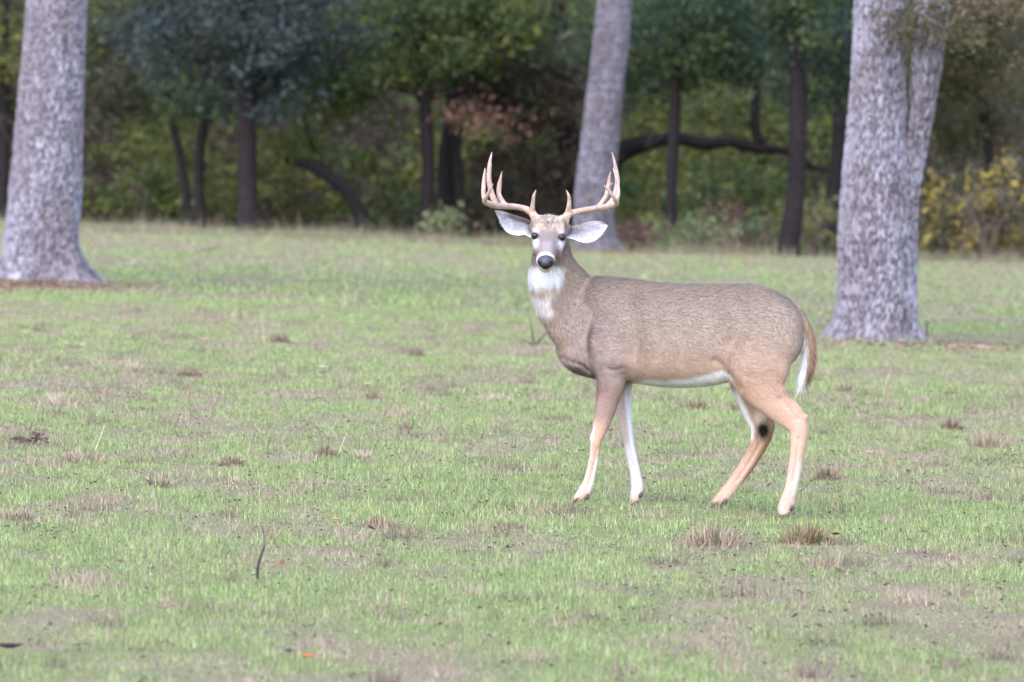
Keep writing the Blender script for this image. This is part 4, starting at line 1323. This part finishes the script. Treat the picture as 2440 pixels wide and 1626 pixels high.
# nose pad with two nostrils
g = Geo()
t_ = np.linspace(0, np.pi, 40)[1:-1]; ph = np.linspace(0, 2 * np.pi, 56, endpoint=False)
T, PH = np.meshgrid(t_, ph, indexing='ij')
X = np.sin(T) * np.cos(PH); Yv = np.sin(T) * np.sin(PH); Zf = np.cos(T)
wide = 1.0 + 0.12 * Yv - 0.18 * sstep(0.0, -1.0, Yv) * 0
wide = np.where(Yv < 0, 1 - 0.38 * Yv ** 2, 1.0)
dent = np.zeros_like(X)
for s in (1, -1):
    dent += np.exp(-(((X - s * 0.62) / 0.19) ** 2 + ((Yv + 0.05 - 0.35 * (np.abs(X) - 0.62)) / 0.30) ** 2)) * (Zf > -0.2)
groove = np.exp(-(X / 0.08) ** 2) * sstep(0.2, -0.4, Yv) * 0.10 * 0
flat = Zf * 0.85
NF = np.array([-0.08, -0.97, -0.22]); NF /= np.linalg.norm(NF)
NU = np.array([0, 0, 1.0]); NU = NU - NF * NU.dot(NF); NU /= np.linalg.norm(NU)
NR = HR - NF * HR.dot(NF) - NU * HR.dot(NU); NR /= np.linalg.norm(NR)
nc = px2w(1300.3, 626.2, surf_depth(1300.5, 625.0) + 0.006)
bend = 0.016 * X ** 2 + 0.010 * np.maximum(Yv, 0) ** 2
Pn = nc + (X * wide * 0.0405)[..., None] * NR + (Yv * 0.0320)[..., None] * NU + ((flat - 0.28 * dent) * 0.029 - bend)[..., None] * NF
colr = np.repeat(srgb(62, 57, 68)[None], X.size, 0) * (1 - 0.55 * sstep(0.1, -0.6, Yv).ravel()[:, None] * 0)
cc = np.vstack([colr, srgb(62, 58, 70), srgb(62, 58, 70)])
dn = np.concatenate([dent.ravel(), [0, 0]])[:, None]
cc = cc * (1 - 0.93 * np.clip(dn * 1.2, 0, 1))
lower = np.concatenate([(1 - sstep(-0.45, 0.0, Yv)).ravel(), [0, 0]])[:, None]
cc = cc * (1 - 0.8 * lower)
g.rings(Pn - BASE, cc)
M_NOSE = mat_attr('deer_nose', 0.36, 0.4, bump=(260, 0.002))
link('nose', g.mesh('nose'), M_NOSE, deer, label='dark moist nose pad')


# ears
def zoom1(u, v): return 1100 + np.asarray(u, float) / 4.239, 330 + np.asarray(v, float) / 4.239


def ear(upper, lower, d_base, d_tip, cup, inner_grey):
    up = catmull(np.array(upper, float), 8); lo = catmull(np.array(lower, float), 8)
    m = 34
    rs = lambda A: np.stack([np.interp(np.linspace(0, 1, m), np.linspace(0, 1, len(A)), A[:, k]) for k in range(2)], -1)
    up, lo = rs(up), rs(lo)
    q = 17
    s = np.linspace(0, 1, m)[:, None]; t = np.linspace(0, 1, q)[None, :]
    U = up[:, None, 0] * (1 - t) + lo[:, None, 0] * t; Vv = up[:, None, 1] * (1 - t) + lo[:, None, 1] * t
    dep = (d_base + (d_tip - d_base) * s) + cup * np.sin(np.pi * t) ** 0.8 * (np.sin(np.pi * np.clip(s * 0.8 + 0.2, 0, 1)) ** 0.6) * np.ones_like(U)
    PX, PY = zoom1(U, Vv)
    front = np.zeros(U.shape + (3,))
    for i in range(m):
        for j in range(q):
            front[i, j] = px2w(PX[i, j], PY[i, j], dep[i, j])
    edge_t = np.minimum(np.sin(np.pi * t), 1) * np.sin(np.pi * np.clip(0.5 + 0.5 * (1 - s), 0, 1)) ** 0.0
    thick = (0.0025 + 0.004 * np.sin(np.pi * t) * (1 - 0.6 * s))
    back = front + np.stack([np.zeros_like(U), thick * np.ones_like(U), np.zeros_like(U)], -1)
    nse = fbm(U / 40, Vv / 22, 61, 3)
    inner = srgb(236, 231, 242) * (0.72 + 0.42 * nse[..., None])
    veins = sstep(0.52, 0.66, fbm(U / 60, Vv / 14, 71, 2))[..., None]
    inner = inner * (1 - 0.35 * veins) + srgb(176, 164, 176) * CF * 0.35 * veins
    rim = (1 - sstep(0.03, 0.10, np.minimum(t, 1 - t) * np.ones_like(U)))[..., None] * sstep(0.75, 1.0, s)[..., None]
    grey = srgb(142, 132, 140) * CF
    gm = (inner_grey(s * np.ones_like(U), t * np.ones_like(U)))[..., None]
    inner = inner * (1 - gm) + grey * gm
    tt2 = np.minimum(t, 1 - t) * np.ones_like(U)
    rm_ = ((1 - sstep(0.015, 0.07, tt2)) * sstep(0.35, 0.75, s) * 0.55)[..., None]
    inner = inner * (1 - rm_) + srgb(96, 86, 88) * rm_
    outer = np.broadcast_to(grey, inner.shape)
    n = m * q
    V = np.vstack([front.reshape(-1, 3), back.reshape(-1, 3)])
    C = np.vstack([inner.reshape(-1, 3), outer.reshape(-1, 3)])
    i, j = np.meshgrid(np.arange(m - 1), np.arange(q - 1), indexing='ij')
    a = (i * q + j).ravel()
    F1 = np.stack([a, a + 1, a + q + 1, a + q], -1); F2 = F1[:, ::-1] + n
    e = []
    for i in range(m - 1):
        e.append([i * q, (i + 1) * q, (i + 1) * q + n, i * q + n]); e.append([(i + 1) * q + q - 1, i * q + q - 1, i * q + q - 1 + n, (i + 1) * q + q - 1 + n])
    for j in range(q - 1):
        e.append([j + 1, j, j + n, j + 1 + n]); b_ = (m - 1) * q
        e.append([b_ + j, b_ + j + 1, b_ + j + 1 + n, b_ + j + n])
    me = mesh_from('ear', V - BASE, np.vstack([F1, F2, np.array(e)]), C, True)
    o = link('ear', me, M_COAT, deer)
    # fine hair on the inside and rim
    k = 3800
    si = rng.integers(0, int(m * 0.8), k); ti = rng.integers(2, q - 2, k)
    P = front[si, ti] + rng.normal(0, 0.0022, (k, 3)) * np.array([1, 0.3, 1]); c = inner[si, ti] * rng.uniform(0.85, 1.12, (k, 1))
    ax = front[-1, q // 2] - front[0, q // 2]; ax /= np.linalg.norm(ax)
    d = ax + rng.normal(0, 0.35, (k, 3)); d[:, 1] -= 0.25; d /= np.linalg.norm(d, axis=1)[:, None]
    sdv = np.cross(d, np.array([0, -1.0, 0])); sdv = sdv / np.linalg.norm(sdv, axis=1)[:, None] * 0.0011
    Lx = rng.uniform(0.006, 0.014, k)[:, None]
    Vt = np.stack([P - sdv, P + sdv, P + d * Lx], 1).reshape(-1, 3)
    link('ear_hair', mesh_from('ear_hair', Vt - BASE, np.arange(3 * k).reshape(-1, 3), np.repeat(c, 3, 0)), M_FUR, o)
    return o


ear([(740, 860), (690, 830), (620, 800), (540, 775), (450, 745), (380, 728), (334, 728)],
    [(740, 1010), (690, 1000), (640, 975), (560, 982), (480, 962), (425, 915), (378, 825), (336, 736)],
    HD + .06, HD + .045, 0.055, lambda s, t: sstep(0.38, 0.20, t - 0.02) * 0 + (1 - sstep(0.22, 0.34, t + 0.15 * s - 0.05)) * (1 - sstep(0.55, 0.75, s)))
ear([(1050, 900), (1090, 890), (1150, 880), (1210, 866), (1275, 845), (1340, 833), (1410, 838), (1452, 852), (1476, 880)],
    [(1050, 1005), (1090, 1012), (1130, 1020), (1180, 1040), (1250, 1056), (1320, 1046), (1372, 1018), (1425, 962), (1476, 886)],
    HD + .06, HD + .04, 0.055, lambda s, t: (1 - sstep(0.08, 0.16, t)) * sstep(0.7, 0.85, s) + 0.0)


# antlers: main beam sweeping out and forward, brow tine, upright tines
def antler(chains, label):
    g = Geo()
    for ch in chains:
        P = []; r = []
        for (u, v, dd, rad) in ch:
            px, py = zoom1(u, v); P.append(px2w(px, py, HD + dd)); r.append(rad / 4.239 * PXM)
        g.tube(np.array(P), np.array(r), 14, 6)
    rough = g.mesh('antler_rough')
    t = bpy.data.objects.new('antler_rough', rough); COL.objects.link(t)
    md = t.modifiers.new('r', 'REMESH'); md.mode = 'VOXEL'; md.voxel_size = 0.0026
    d = bpy.context.evaluated_depsgraph_get()
    me = bpy.data.meshes.new_from_object(t.evaluated_get(d))
    bpy.data.objects.remove(t)
    V = taubin(me, 6)
    N = vnormals(me)
    px, py = w2px(V); u = (px - 1100) * 4.239; v = (py - 330) * 4.239
    rough_n = fbm(u / 9, v / 14, 33, 3) * (sstep(560, 760, v))
    V = V + N * (0.0022 * (rough_n - 0.5))[:, None]
    me.vertices.foreach_set('co', (V - BASE).astype(np.float32).ravel()); me.update()
    me.polygons.foreach_set('use_smooth', np.ones(len(me.polygons), bool))
    gr = fbm(u / 30, v / 55, 35, 3)[:, None]
    c = srgb(196, 168, 156) * (1 - gr) + srgb(142, 110, 98) * gr
    low = sstep(700, 830, v)[:, None] * (1 - sstep(150, 330, np.abs(u - 895)))[:, None]
    c = c * (1 - 0.6 * low) + srgb(204, 176, 150) * 0.6 * low
    pit = sstep(0.6, 0.7, fbm(u / 8, v / 8, 37, 2))[:, None] * sstep(640, 760, v)[:, None]
    c = c * (1 - 0.5 * pit)
    for at in list(me.color_attributes): me.color_attributes.remove(at)
    set_col(me, c)
    me.materials.clear()
    link('antler', me, M_ANTLER, deer, label=label)


M_ANTLER = mat_attr('antler_bone', 0.5, 0.35, noise=(120, 0.85, 1.12))
antler([
    [(755, 860, .05, 46), (738, 800, .045, 44), (708, 752, .05, 40), (650, 716, .06, 34), (560, 694, .055, 32), (450, 684, .02, 34), (350, 680, -.05, 34), (275, 660, -.11, 33), (232, 632, -.15, 28), (255, 580, -.185, 21), (290, 515, -.205, 16), (318, 456, -.215, 6)],
    [(712, 735, .045, 32), (716, 690, .035, 24), (722, 640, .028, 21), (727, 590, .022, 19), (740, 555, .02, 14), (752, 518, .018, 6)],
    [(440, 680, .015, 30), (398, 620, .02, 30), (376, 560, .028, 27), (380, 480, .03, 26), (392, 410, .03, 18), (409, 330, .03, 6)],
    [(350, 670, -.05, 34), (318, 600, -.045, 33), (290, 510, -.03, 29), (276, 420, -.02, 28), (278, 320, -.01, 26), (288, 230, -.005, 20), (307, 134, 0, 6)],
    [(245, 640, -.13, 26), (222, 580, -.12, 26), (222, 480, -.105, 24), (228, 390, -.095, 19), (237, 298, -.09, 7)],
], 'antler on the left of the picture')
antler([
    [(1035, 870, .05, 46), (1052, 805, .045, 44), (1085, 762, .05, 38), (1150, 745, .06, 33), (1250, 725, .055, 31), (1370, 706, .02, 33), (1470, 690, -.05, 34), (1535, 672, -.11, 32), (1566, 648, -.15, 26), (1530, 590, -.185, 21), (1482, 520, -.205, 17), (1434, 470, -.215, 7)],
    [(1078, 745, .045, 34), (1084, 690, .035, 26), (1088, 630, .028, 22), (1080, 575, .022, 18), (1054, 520, .018, 7)],
    [(1370, 700, .015, 28), (1425, 640, .02, 26), (1468, 560, .028, 27), (1484, 470, .03, 25), (1492, 400, .03, 17), (1506, 330, .03, 6)],
    [(1488, 455, .03, 16), (1512, 462, .03, 10), (1534, 447, .03, 5)],
    [(1470, 690, -.05, 34), (1525, 630, -.045, 33), (1556, 540, -.03, 29), (1572, 440, -.02, 28), (1563, 340, -.01, 24), (1542, 230, -.005, 17), (1517, 134, 0, 6)],
    [(1560, 640, -.13, 24), (1582, 570, -.11, 22), (1580, 480, -.10, 18), (1556, 380, -.09, 15), (1528, 296, -.085, 7)],
], 'antler on the right of the picture')

# hooves and dew claws
M_HOOF = mat_plain('hoof_horn', tuple(srgb(74, 66, 68)), 0.4, 0.4, 60)
for key, legp in (('near_front', near_front), ('far_front', far_front), ('far_hind', far_hind), ('near_hind', near_hind)):
    u, v, lat = HOOVES[key]; ur = 560 if 'front' in key else 1450
    tipp = zpt(u - 16, v + 4, lat, ur); top = zpt(u + 30, v - 18, lat, ur)
    g = Geo()
    for s in (1, -1):                          # two toes
        off = np.array([0, s * 0.013, 0])
        rws = [(tipp + off * 0.7, 0.003, 0.004), (tipp * 0.7 + top * 0.3 + off, 0.011, 0.010), (tipp * 0.35 + top * 0.65 + off, 0.016, 0.0125), (top + off, 0.015, 0.011)]
        R = []
        for c, rv, rd in rws:
            ph = np.linspace(0, 2 * np.pi, 14, endpoint=False)
            R.append(np.stack([c[0] + np.cos(ph) * rv * 0.7, c[1] + np.sin(ph) * rd, c[2] + np.cos(ph) * rv], -1))
        g.rings(np.array(R) - BASE)
    hf = link('hoof', g.mesh('hoof'), M_HOOF, deer)
    du, dv, sl = {'near_front': (474, 1388, 0.024), 'far_front': (777, 1378, 0.022), 'far_hind': (1254, 1416, 0.022), 'near_hind': (1633, 1452, 0.026)}[key]
    for s in (1, -1):
        c = zpt(du, dv, lat + s * 0.022, ur)
        th = np.linspace(0, np.pi, 9)[1:-1]; ph = np.linspace(0, 2 * np.pi, 12, endpoint=False)
        R = np.stack([np.stack([np.sin(t) * np.cos(ph) * .010 + 0.004 * np.cos(t), np.sin(t) * np.sin(ph) * .009, np.full(12, np.cos(t)) * .0145], -1) for t in th]) + c - BASE
        g = Geo(); g.rings(R); link('dew_claw', g.mesh('dew_claw'), M_HOOF, hf)


# ------------------------------------------------------------------ small things in the field
def tuft(x, y, w, h, palette, label, n=150, name='dry_grass_tuft', lean=0.8, bw=0.0042):
    """x, y: foot on the 2353 px view; w, h metres"""
    b = gdisp(x, y); root_p = b
    k = int(n * 2.6); h = h * 1.45
    q = np.clip(rng.normal(0, 0.36, (k, 2)), -0.85, 0.85) * np.array([w * 0.62, w * 0.62])
    P = np.stack([q[:, 0], q[:, 1], gz(b[0] + q[:, 0], b[1] + q[:, 1]) - b[2] - 0.004], -1)
    pal = np.array(palette)
    c = pal[rng.integers(0, len(pal), k)] * rng.uniform(0.5, 1.15, (k, 1))
    rr = np.linalg.norm(q, axis=1) / (0.5 * w)
    L = h * (0.25 + 0.95 * rng.uniform(0, 1, k) ** 1.6) * np.clip(1.15 - 0.75 * rr, 0.25, 1)
    az = np.arctan2(q[:, 1], q[:, 0]) + rng.normal(0, 0.7, k)
    v, f, cc = blades(P, L, bw * rng.uniform(0.7, 1.5, k), c, lean * np.where(rng.uniform(0, 1, k) < 0.45, 1.7, 0.9), az, seg=True)
    # matted crown the blades grow from
    an = np.linspace(0, 2 * np.pi, 16, endpoint=False); rad = np.array([0.0, 0.35, 0.62]) * w
    rv = [np.array([[0, 0, float(0.010)]])]
    for r_, hz in zip(rad[1:], (0.008, -0.004)):
        rx, ry = np.cos(an) * r_ * rng.uniform(0.8, 1.1, 16), np.sin(an) * r_ * rng.uniform(0.8, 1.1, 16)
        rv.append(np.stack([rx, ry, gz(b[0] + rx, b[1] + ry) - b[2] + hz], -1))
    rv = np.vstack(rv); o0 = len(v); jn = np.arange(16); jm = (jn + 1) % 16
    f = [np.vstack([f[0], np.stack([1 + jn, 17 + jn, 17 + jm, 1 + jm], -1) + o0]), np.vstack([f[1], np.stack([np.zeros(16, int), 1 + jn, 1 + jm], -1) + o0])]
    v = np.vstack([v, rv]); cc = np.vstack([cc, np.repeat(pal.mean(0)[None] * 0.5, len(rv), 0)])  # crown coloured darker, shade at the tuft's base painted in
    o = link(name, mesh_from(name, v, f, cc), M_STRAW, label=label, cat='grass tuft', group='dry grass tufts in the field')
    o.location = b
    return o


T_TAN = [srgb(180, 156, 136), srgb(160, 136, 120), srgb(196, 178, 158), srgb(132, 110, 100), srgb(126, 128, 92)]
T_BRN = [srgb(152, 122, 110), srgb(130, 104, 94), srgb(172, 146, 130), srgb(106, 88, 82), srgb(122, 124, 90)]
T_GLD = [srgb(168, 144, 114), srgb(146, 122, 98), srgb(124, 116, 84), srgb(112, 92, 80)]
T_PAL = [srgb(206, 188, 166), srgb(188, 168, 146), srgb(172, 150, 134)]
tuft(1638, 1256, 0.28, 0.085, T_TAN, 'large tan grass tuft on bare soil below the two hind hooves', 420)
tuft(1855, 1250, 0.24, 0.08, T_GLD, 'golden-brown grass tuft directly below the near hind hoof', 380)
tuft(1600, 945, 0.17, 0.075, T_BRN, 'pinkish-brown grass tuft under the deer belly', 190)
tuft(1690, 948, 0.10, 0.07, T_BRN, 'small brown grass tuft showing beside the far hind leg', 110)
tuft(1940, 900, 0.14, 0.07, T_TAN, 'tan grass tuft right of the deer tail tip', 170)
tuft(1980, 952, 0.12, 0.04, T_TAN, 'low flattened tan tuft below the one right of the tail', 90)
tuft(2186, 988, 0.13, 0.07, T_BRN, 'round brown grass tuft left of the wide tuft near the right edge', 160)
tuft(2268, 1030, 0.32, 0.085, T_TAN, 'wide tan grass tuft near the right edge of the field', 330)
tuft(1900, 1104, 0.15, 0.075, T_BRN, 'brown grass tuft right of the near hind leg shank', 190)
tuft(872, 1212, 0.18, 0.04, T_BRN, 'flattened reddish-brown grass patch in the middle foreground', 200, lean=1.0)
tuft(745, 1048, 0.13, 0.06, T_BRN, 'short brown tuft with pale stalks, left of the grass clump of similar size', 120)
tuft(838, 1056, 0.10, 0.055, T_PAL, 'pale pinkish wispy tuft, right neighbour of the brown tuft with pale stalks', 100)
tuft(365, 1120, 0.13, 0.07, T_TAN, 'tan upright tuft in the left foreground', 160)
tuft(525, 1070, 0.22, 0.04, T_BRN, 'long flattened brown tuft between the left tan tuft and the centre', 200, lean=1.0)
tuft(330, 1065, 0.2, 0.035, T_BRN, 'thin flattened brown strip of dead grass in the left foreground', 140, lean=1.0)
tuft(858, 918, 0.15, 0.06, T_TAN, 'brown tuft beside a pale fallen leaf, left of centre', 160)
tuft(130, 936, 0.22, 0.085, T_PAL, 'bleached spiky grass tuft near the left edge', 180)
tuft(437, 866, 0.15, 0.07, T_BRN, 'reddish tuft with a thin stalk, below the left oak', 160)
tuft(300, 850, 0.22, 0.07, T_PAL, 'pale pink-tan grass patch below the left oak base', 200)
tuft(645, 788, 0.18, 0.07, T_BRN, 'rusty brown tuft in the midfield, left of centre', 190)
tuft(955, 820, 0.14, 0.07, T_BRN, 'brown tuft in the midfield between the rusty tuft and the deer', 150)
tuft(935, 990, 0.07, 0.05, T_BRN, 'tiny upright brown tuft left of the deer forelegs', 70)
tuft(1140, 920, 0.26, 0.05, T_PAL, 'wide pale flattened grass patch left of the deer forelegs', 200, lean=0.9)
tuft(40, 1195, 0.2, 0.05, T_TAN, 'tan flattened grass patch at the left edge of the foreground', 190, lean=0.9)
tuft(190, 1060, 0.24, 0.06, T_TAN, 'tan grass patch below the dark clod at the left', 190)
tuft(1290, 965, 0.2, 0.035, T_BRN, 'low brown dead patch just left of the near foreleg', 130, lean=1.0)
tuft(1180, 1215, 0.2, 0.03, T_BRN, 'bare brown dead patch left below the near front hoof', 130, lean=1.0)
tuft(2120, 1275, 0.2, 0.04, T_TAN, 'flattened tan grass patch in the right foreground', 150, lean=0.9)

# dark clod of rotten wood
b = gdisp(82, 1022)
g = Geo()
for q in range(26):
    o_ = np.clip(rng.normal(0, 1, 3), -1.6, 1.6) * np.array([0.045, 0.04, 0.006]); a_ = rng.uniform(0, 2 * np.pi); o_[2] = abs(o_[2]) + 0.03 * max(0, 1 - abs(o_[0]) / 0.07)
    dr = np.array([math.cos(a_), math.sin(a_) * 0.6, rng.uniform(-0.4, 0.7)]) * rng.uniform(0.012, 0.045)
    g.tube([o_ - dr + [0, 0, 0.006], o_ + [0, 0, 0.012], o_ + dr + [0, 0, 0.008]], [0.003, rng.uniform(0.005, 0.015), 0.002], 6, 3, srgb(104, 88, 84) * rng.uniform(0.4, 1.4))
g.tube([[-0.125, 0, 0.03], [-0.08, 0, 0.034], [-0.02, 0, 0.02]], [0.003, 0.012, 0.006], 7, 3, srgb(76, 72, 62))
o = link('rotten_wood', g.mesh('rotten_wood'), M_WOOD, label='dark clod of rotten wood lying in the grass at the left', cat='wood'); o.location = b


def stick(pts, r, col, label, name='stick', cat='stick', d_at=None, group=None):
    """pts on the 2353 px view; the first one marks the foot on the ground"""
    b = gdisp(*pts[0])
    P = np.array([px2w(x * K, y * K, b[1]) for x, y in pts]) - b
    P[:, 1] += np.linspace(0, 0.03, len(P))
    P[0, 2] -= 0.01
    rr = np.linspace(r, r * 0.45, len(P))
    g = Geo(); g.tube(P, rr, 7, 4, np.array(col))
    o = link(name, g.mesh(name), M_WOOD, label=label, cat=cat, group=group); o.location = b
    return o


DK = srgb(64, 54, 54); PL = srgb(196, 182, 150); MD = srgb(116, 98, 88)
stick([(591, 1332), (592, 1310), (597, 1285), (606, 1260), (608, 1240), (602, 1215)], 0.006, DK, 'dark curved weed stem standing in the foreground, left of centre', 'weed_stalk', 'weed')
stick([(552, 742), (551, 700), (552, 660), (549, 622)], 0.006, MD, 'tall dark weed stalk standing below the arched trunk', 'weed_stalk', 'weed')
stick([(455, 662), (456, 620), (460, 575)], 0.007, MD, 'thin upright weed stalk beside the fallen twig', 'weed_stalk', 'weed')
stick([(781, 722), (780, 690), (776, 650)], 0.006, MD, 'faint upright weed stalk below the forked tree', 'weed_stalk', 'weed')
stick([(437, 968), (436, 930), (431, 872)], 0.0025, srgb(120, 110, 80), 'hair-thin green stalk above the reddish tuft', 'weed_stalk', 'weed')
stick([(2322, 790), (2321, 730), (2325, 668)], 0.006, srgb(120, 128, 96), 'slender weed with a pale seed head at the right edge', 'weed_stalk', 'weed')
stick([(608, 790), (604, 755), (599, 715)], 0.003, PL, 'pale straight dry stalk above the rusty tuft', 'weed_stalk', 'weed')
stick([(530, 742), (538, 722), (545, 708)], 0.003, PL, 'short pale leaning stalk left of the tall dark weed', 'weed_stalk', 'weed')
stick([(215, 1040), (228, 1010), (241, 976)], 0.0025, PL, 'pale leaning stalk right of the dark clod', 'weed_stalk', 'weed')
stick([(778, 1042), (786, 1022), (797, 996)], 0.0025, PL, 'pale leaning stalk rising from the brown tuft', 'weed_stalk', 'weed')
stick([(2034, 890), (2039, 872), (2046, 855)], 0.003, PL, 'pale leaning straw right of the deer tail', 'weed_stalk', 'weed')
stick([(1800, 960), (1800, 960)][:1] + [(1806, 950), (1815, 945)], 0.002, PL, 'short pale straw behind the near hock', 'weed_stalk', 'weed')
stick([(118, 762), (135, 768), (158, 772)], 0.012, srgb(84, 78, 92), 'dark piece of stick lying below the left oak base', 'stick')
stick([(232, 776), (260, 780), (290, 778)], 0.010, DK, 'thin dark stick on dry grass below the left oak', 'stick')
stick([(440, 580), (470, 574), (490, 572), (505, 562)], 0.016, srgb(96, 84, 84), 'fallen bent twig lying in the far grass right of the left oak', 'stick')
stick([(1840, 873), (1870, 872), (1900, 873)], 0.006, DK, 'dark twig lying behind the deer tail tip', 'stick')
stick([(2170, 800), (2230, 797), (2290, 803), (2360, 812)], 0.028, srgb(150, 120, 112), 'long fallen branch lying right of the forked pale oak', 'stick')
stick([(1800, 1110), (1812, 1098)], 0.002, DK, 'tiny dark twig right of the near hind shank', 'stick')

# small dead sapling left of the deer chest
b = gdisp(1228, 795)
g = Geo()
for (dx, dz, r) in ((-0.035, 0.24, .008), (0.10, 0.12, .009), (-0.10, 0.06, .007), (0.05, 0.06, .008)):
    g.tube([[0, 0, -0.02], [dx * 0.35, 0, dz * 0.3], [dx * 0.8, 0.01, dz * 0.72], [dx, 0.01, dz]], [r, r * 0.9, r * 0.6, r * 0.25], 7, 4, DK * 1.1)
o = link('dead_sapling', g.mesh('dead_sapling'), M_WOOD, label='small dark dead sapling in the grass left of the deer chest', cat='sapling'); o.location = b
# dark shoot beside the right oak
stick([(2130, 776), (2129, 756), (2133, 738)], 0.02, srgb(96, 84, 84), 'dark stub shoot at the right foot of the forked pale oak', 'weed_stalk', 'weed')

# blurred pale grass stalks close to the camera
for (x0, y0, x1, y1, lab) in ((372, 1400, 352, 1120, 'tall bleached grass stalk in the near left foreground, leftmost of the blurred ones'),
                              (425, 1360, 396, 1165, 'bleached grass stalk leaning left, second of the blurred foreground stalks'),
                              (612, 1440, 598, 1150, 'tall pale stalk rising behind the dark curved stem'),
                              (655, 1420, 702, 1170, 'pale stalk leaning right in the foreground, rightmost of the blurred ones')):
    b = gdisp(x0, y0)
    e = px2w(x1 * K, y1 * K, b[1] - 0.1) - b
    g = Geo(); g.tube([[0, 0, -0.02], e * 0.5 + np.array([0.01, 0, 0.02]), e], [0.0014, 0.0012, 0.0008], 6, 5, srgb(178, 168, 140))
    hd = e / np.linalg.norm(e)
    g.tube([e * 0.86, e * 0.94, e * 1.02], [0.001, 0.003, 0.0008], 6, 4, srgb(184, 172, 148))
    o = link('grass_stalk', g.mesh('grass_stalk'), M_STRAW, label=lab, cat='grass stalk', group='bleached stalks in the foreground'); o.location = b


# fallen leaves and chips
def fallen_leaf(x, y, s, col, label, up=0.35, name='fallen_leaf', cat='leaf'):
    b = gdisp(x, y)
    m = 7; t = np.linspace(-1, 1, m)
    w = (1 - t ** 2) ** 0.6 * (0.55 + 0.12 * np.cos(6 * t))
    top = np.stack([t * s, np.zeros(m), 0.3 * s * t ** 2], -1)
    l = top + np.stack([0 * t, -w * s * 0.6, w * s * up], -1); r = top + np.stack([0 * t, w * s * 0.6, w * s * up * 0.9], -1)
    V = np.vstack([l, top, r, l - [0, 0, .001], top - [0, 0, .001], r - [0, 0, .001]])
    F = []
    for q in (0, 1, 3, 4):
        for i in range(m - 1):
            a = q * m + i; F.append([a, a + 1, a + 1 + m, a + m])
    o = link(name, mesh_from(name, V, np.array(F), np.repeat(np.array(col)[None], len(V), 0)), M_STRAW, label=label, cat=cat)
    o.location = b + np.array([0, 0, 0.025]); o.rotation_euler = (0.2, 0, rng.uniform(-0.4, 0.4))
    return o


fallen_leaf(765, 755, 0.028, srgb(214, 120, 60), 'bright orange fallen leaf in the midfield left of the deer')
fallen_leaf(468, 787, 0.045, srgb(206, 146, 104), 'pale orange fallen leaf below the tall dark weed', 0.15)
fallen_leaf(845, 893, 0.026, srgb(214, 200, 150), 'pale yellow fallen leaf on top of a brown tuft', 0.6)
fallen_leaf(772, 1208, 0.018, srgb(226, 150, 90), 'small orange fallen leaf left of the reddish-brown patch', 0.5)
fallen_leaf(2000, 1050, 0.030, srgb(200, 156, 118), 'tan wood chip lying right of the near hind leg', 0.2, 'wood_chip', 'wood chip')
fallen_leaf(1920, 1243, 0.022, srgb(120, 84, 60), 'curled brown leaf standing right of the golden-brown tuft', 0.9)
fallen_leaf(187, 800, 0.02, srgb(214, 210, 222), 'whitish fallen leaf below the left oak', 0.3)
fallen_leaf(740, 852, 0.03, srgb(196, 190, 200), 'pale grey curled leaf in the midfield above the brown tuft', 0.3)
fallen_leaf(742, 866, 0.03, srgb(70, 58, 54), 'dark brown leaf right under the pale grey curled leaf', 0.3)
fallen_leaf(20, 1508, 0.05, srgb(62, 54, 56), 'dark curled leaf in the bottom left corner', 0.4)
fallen_leaf(708, 1528, 0.022, srgb(210, 110, 66), 'orange fallen leaf near the bottom edge', 0.4)
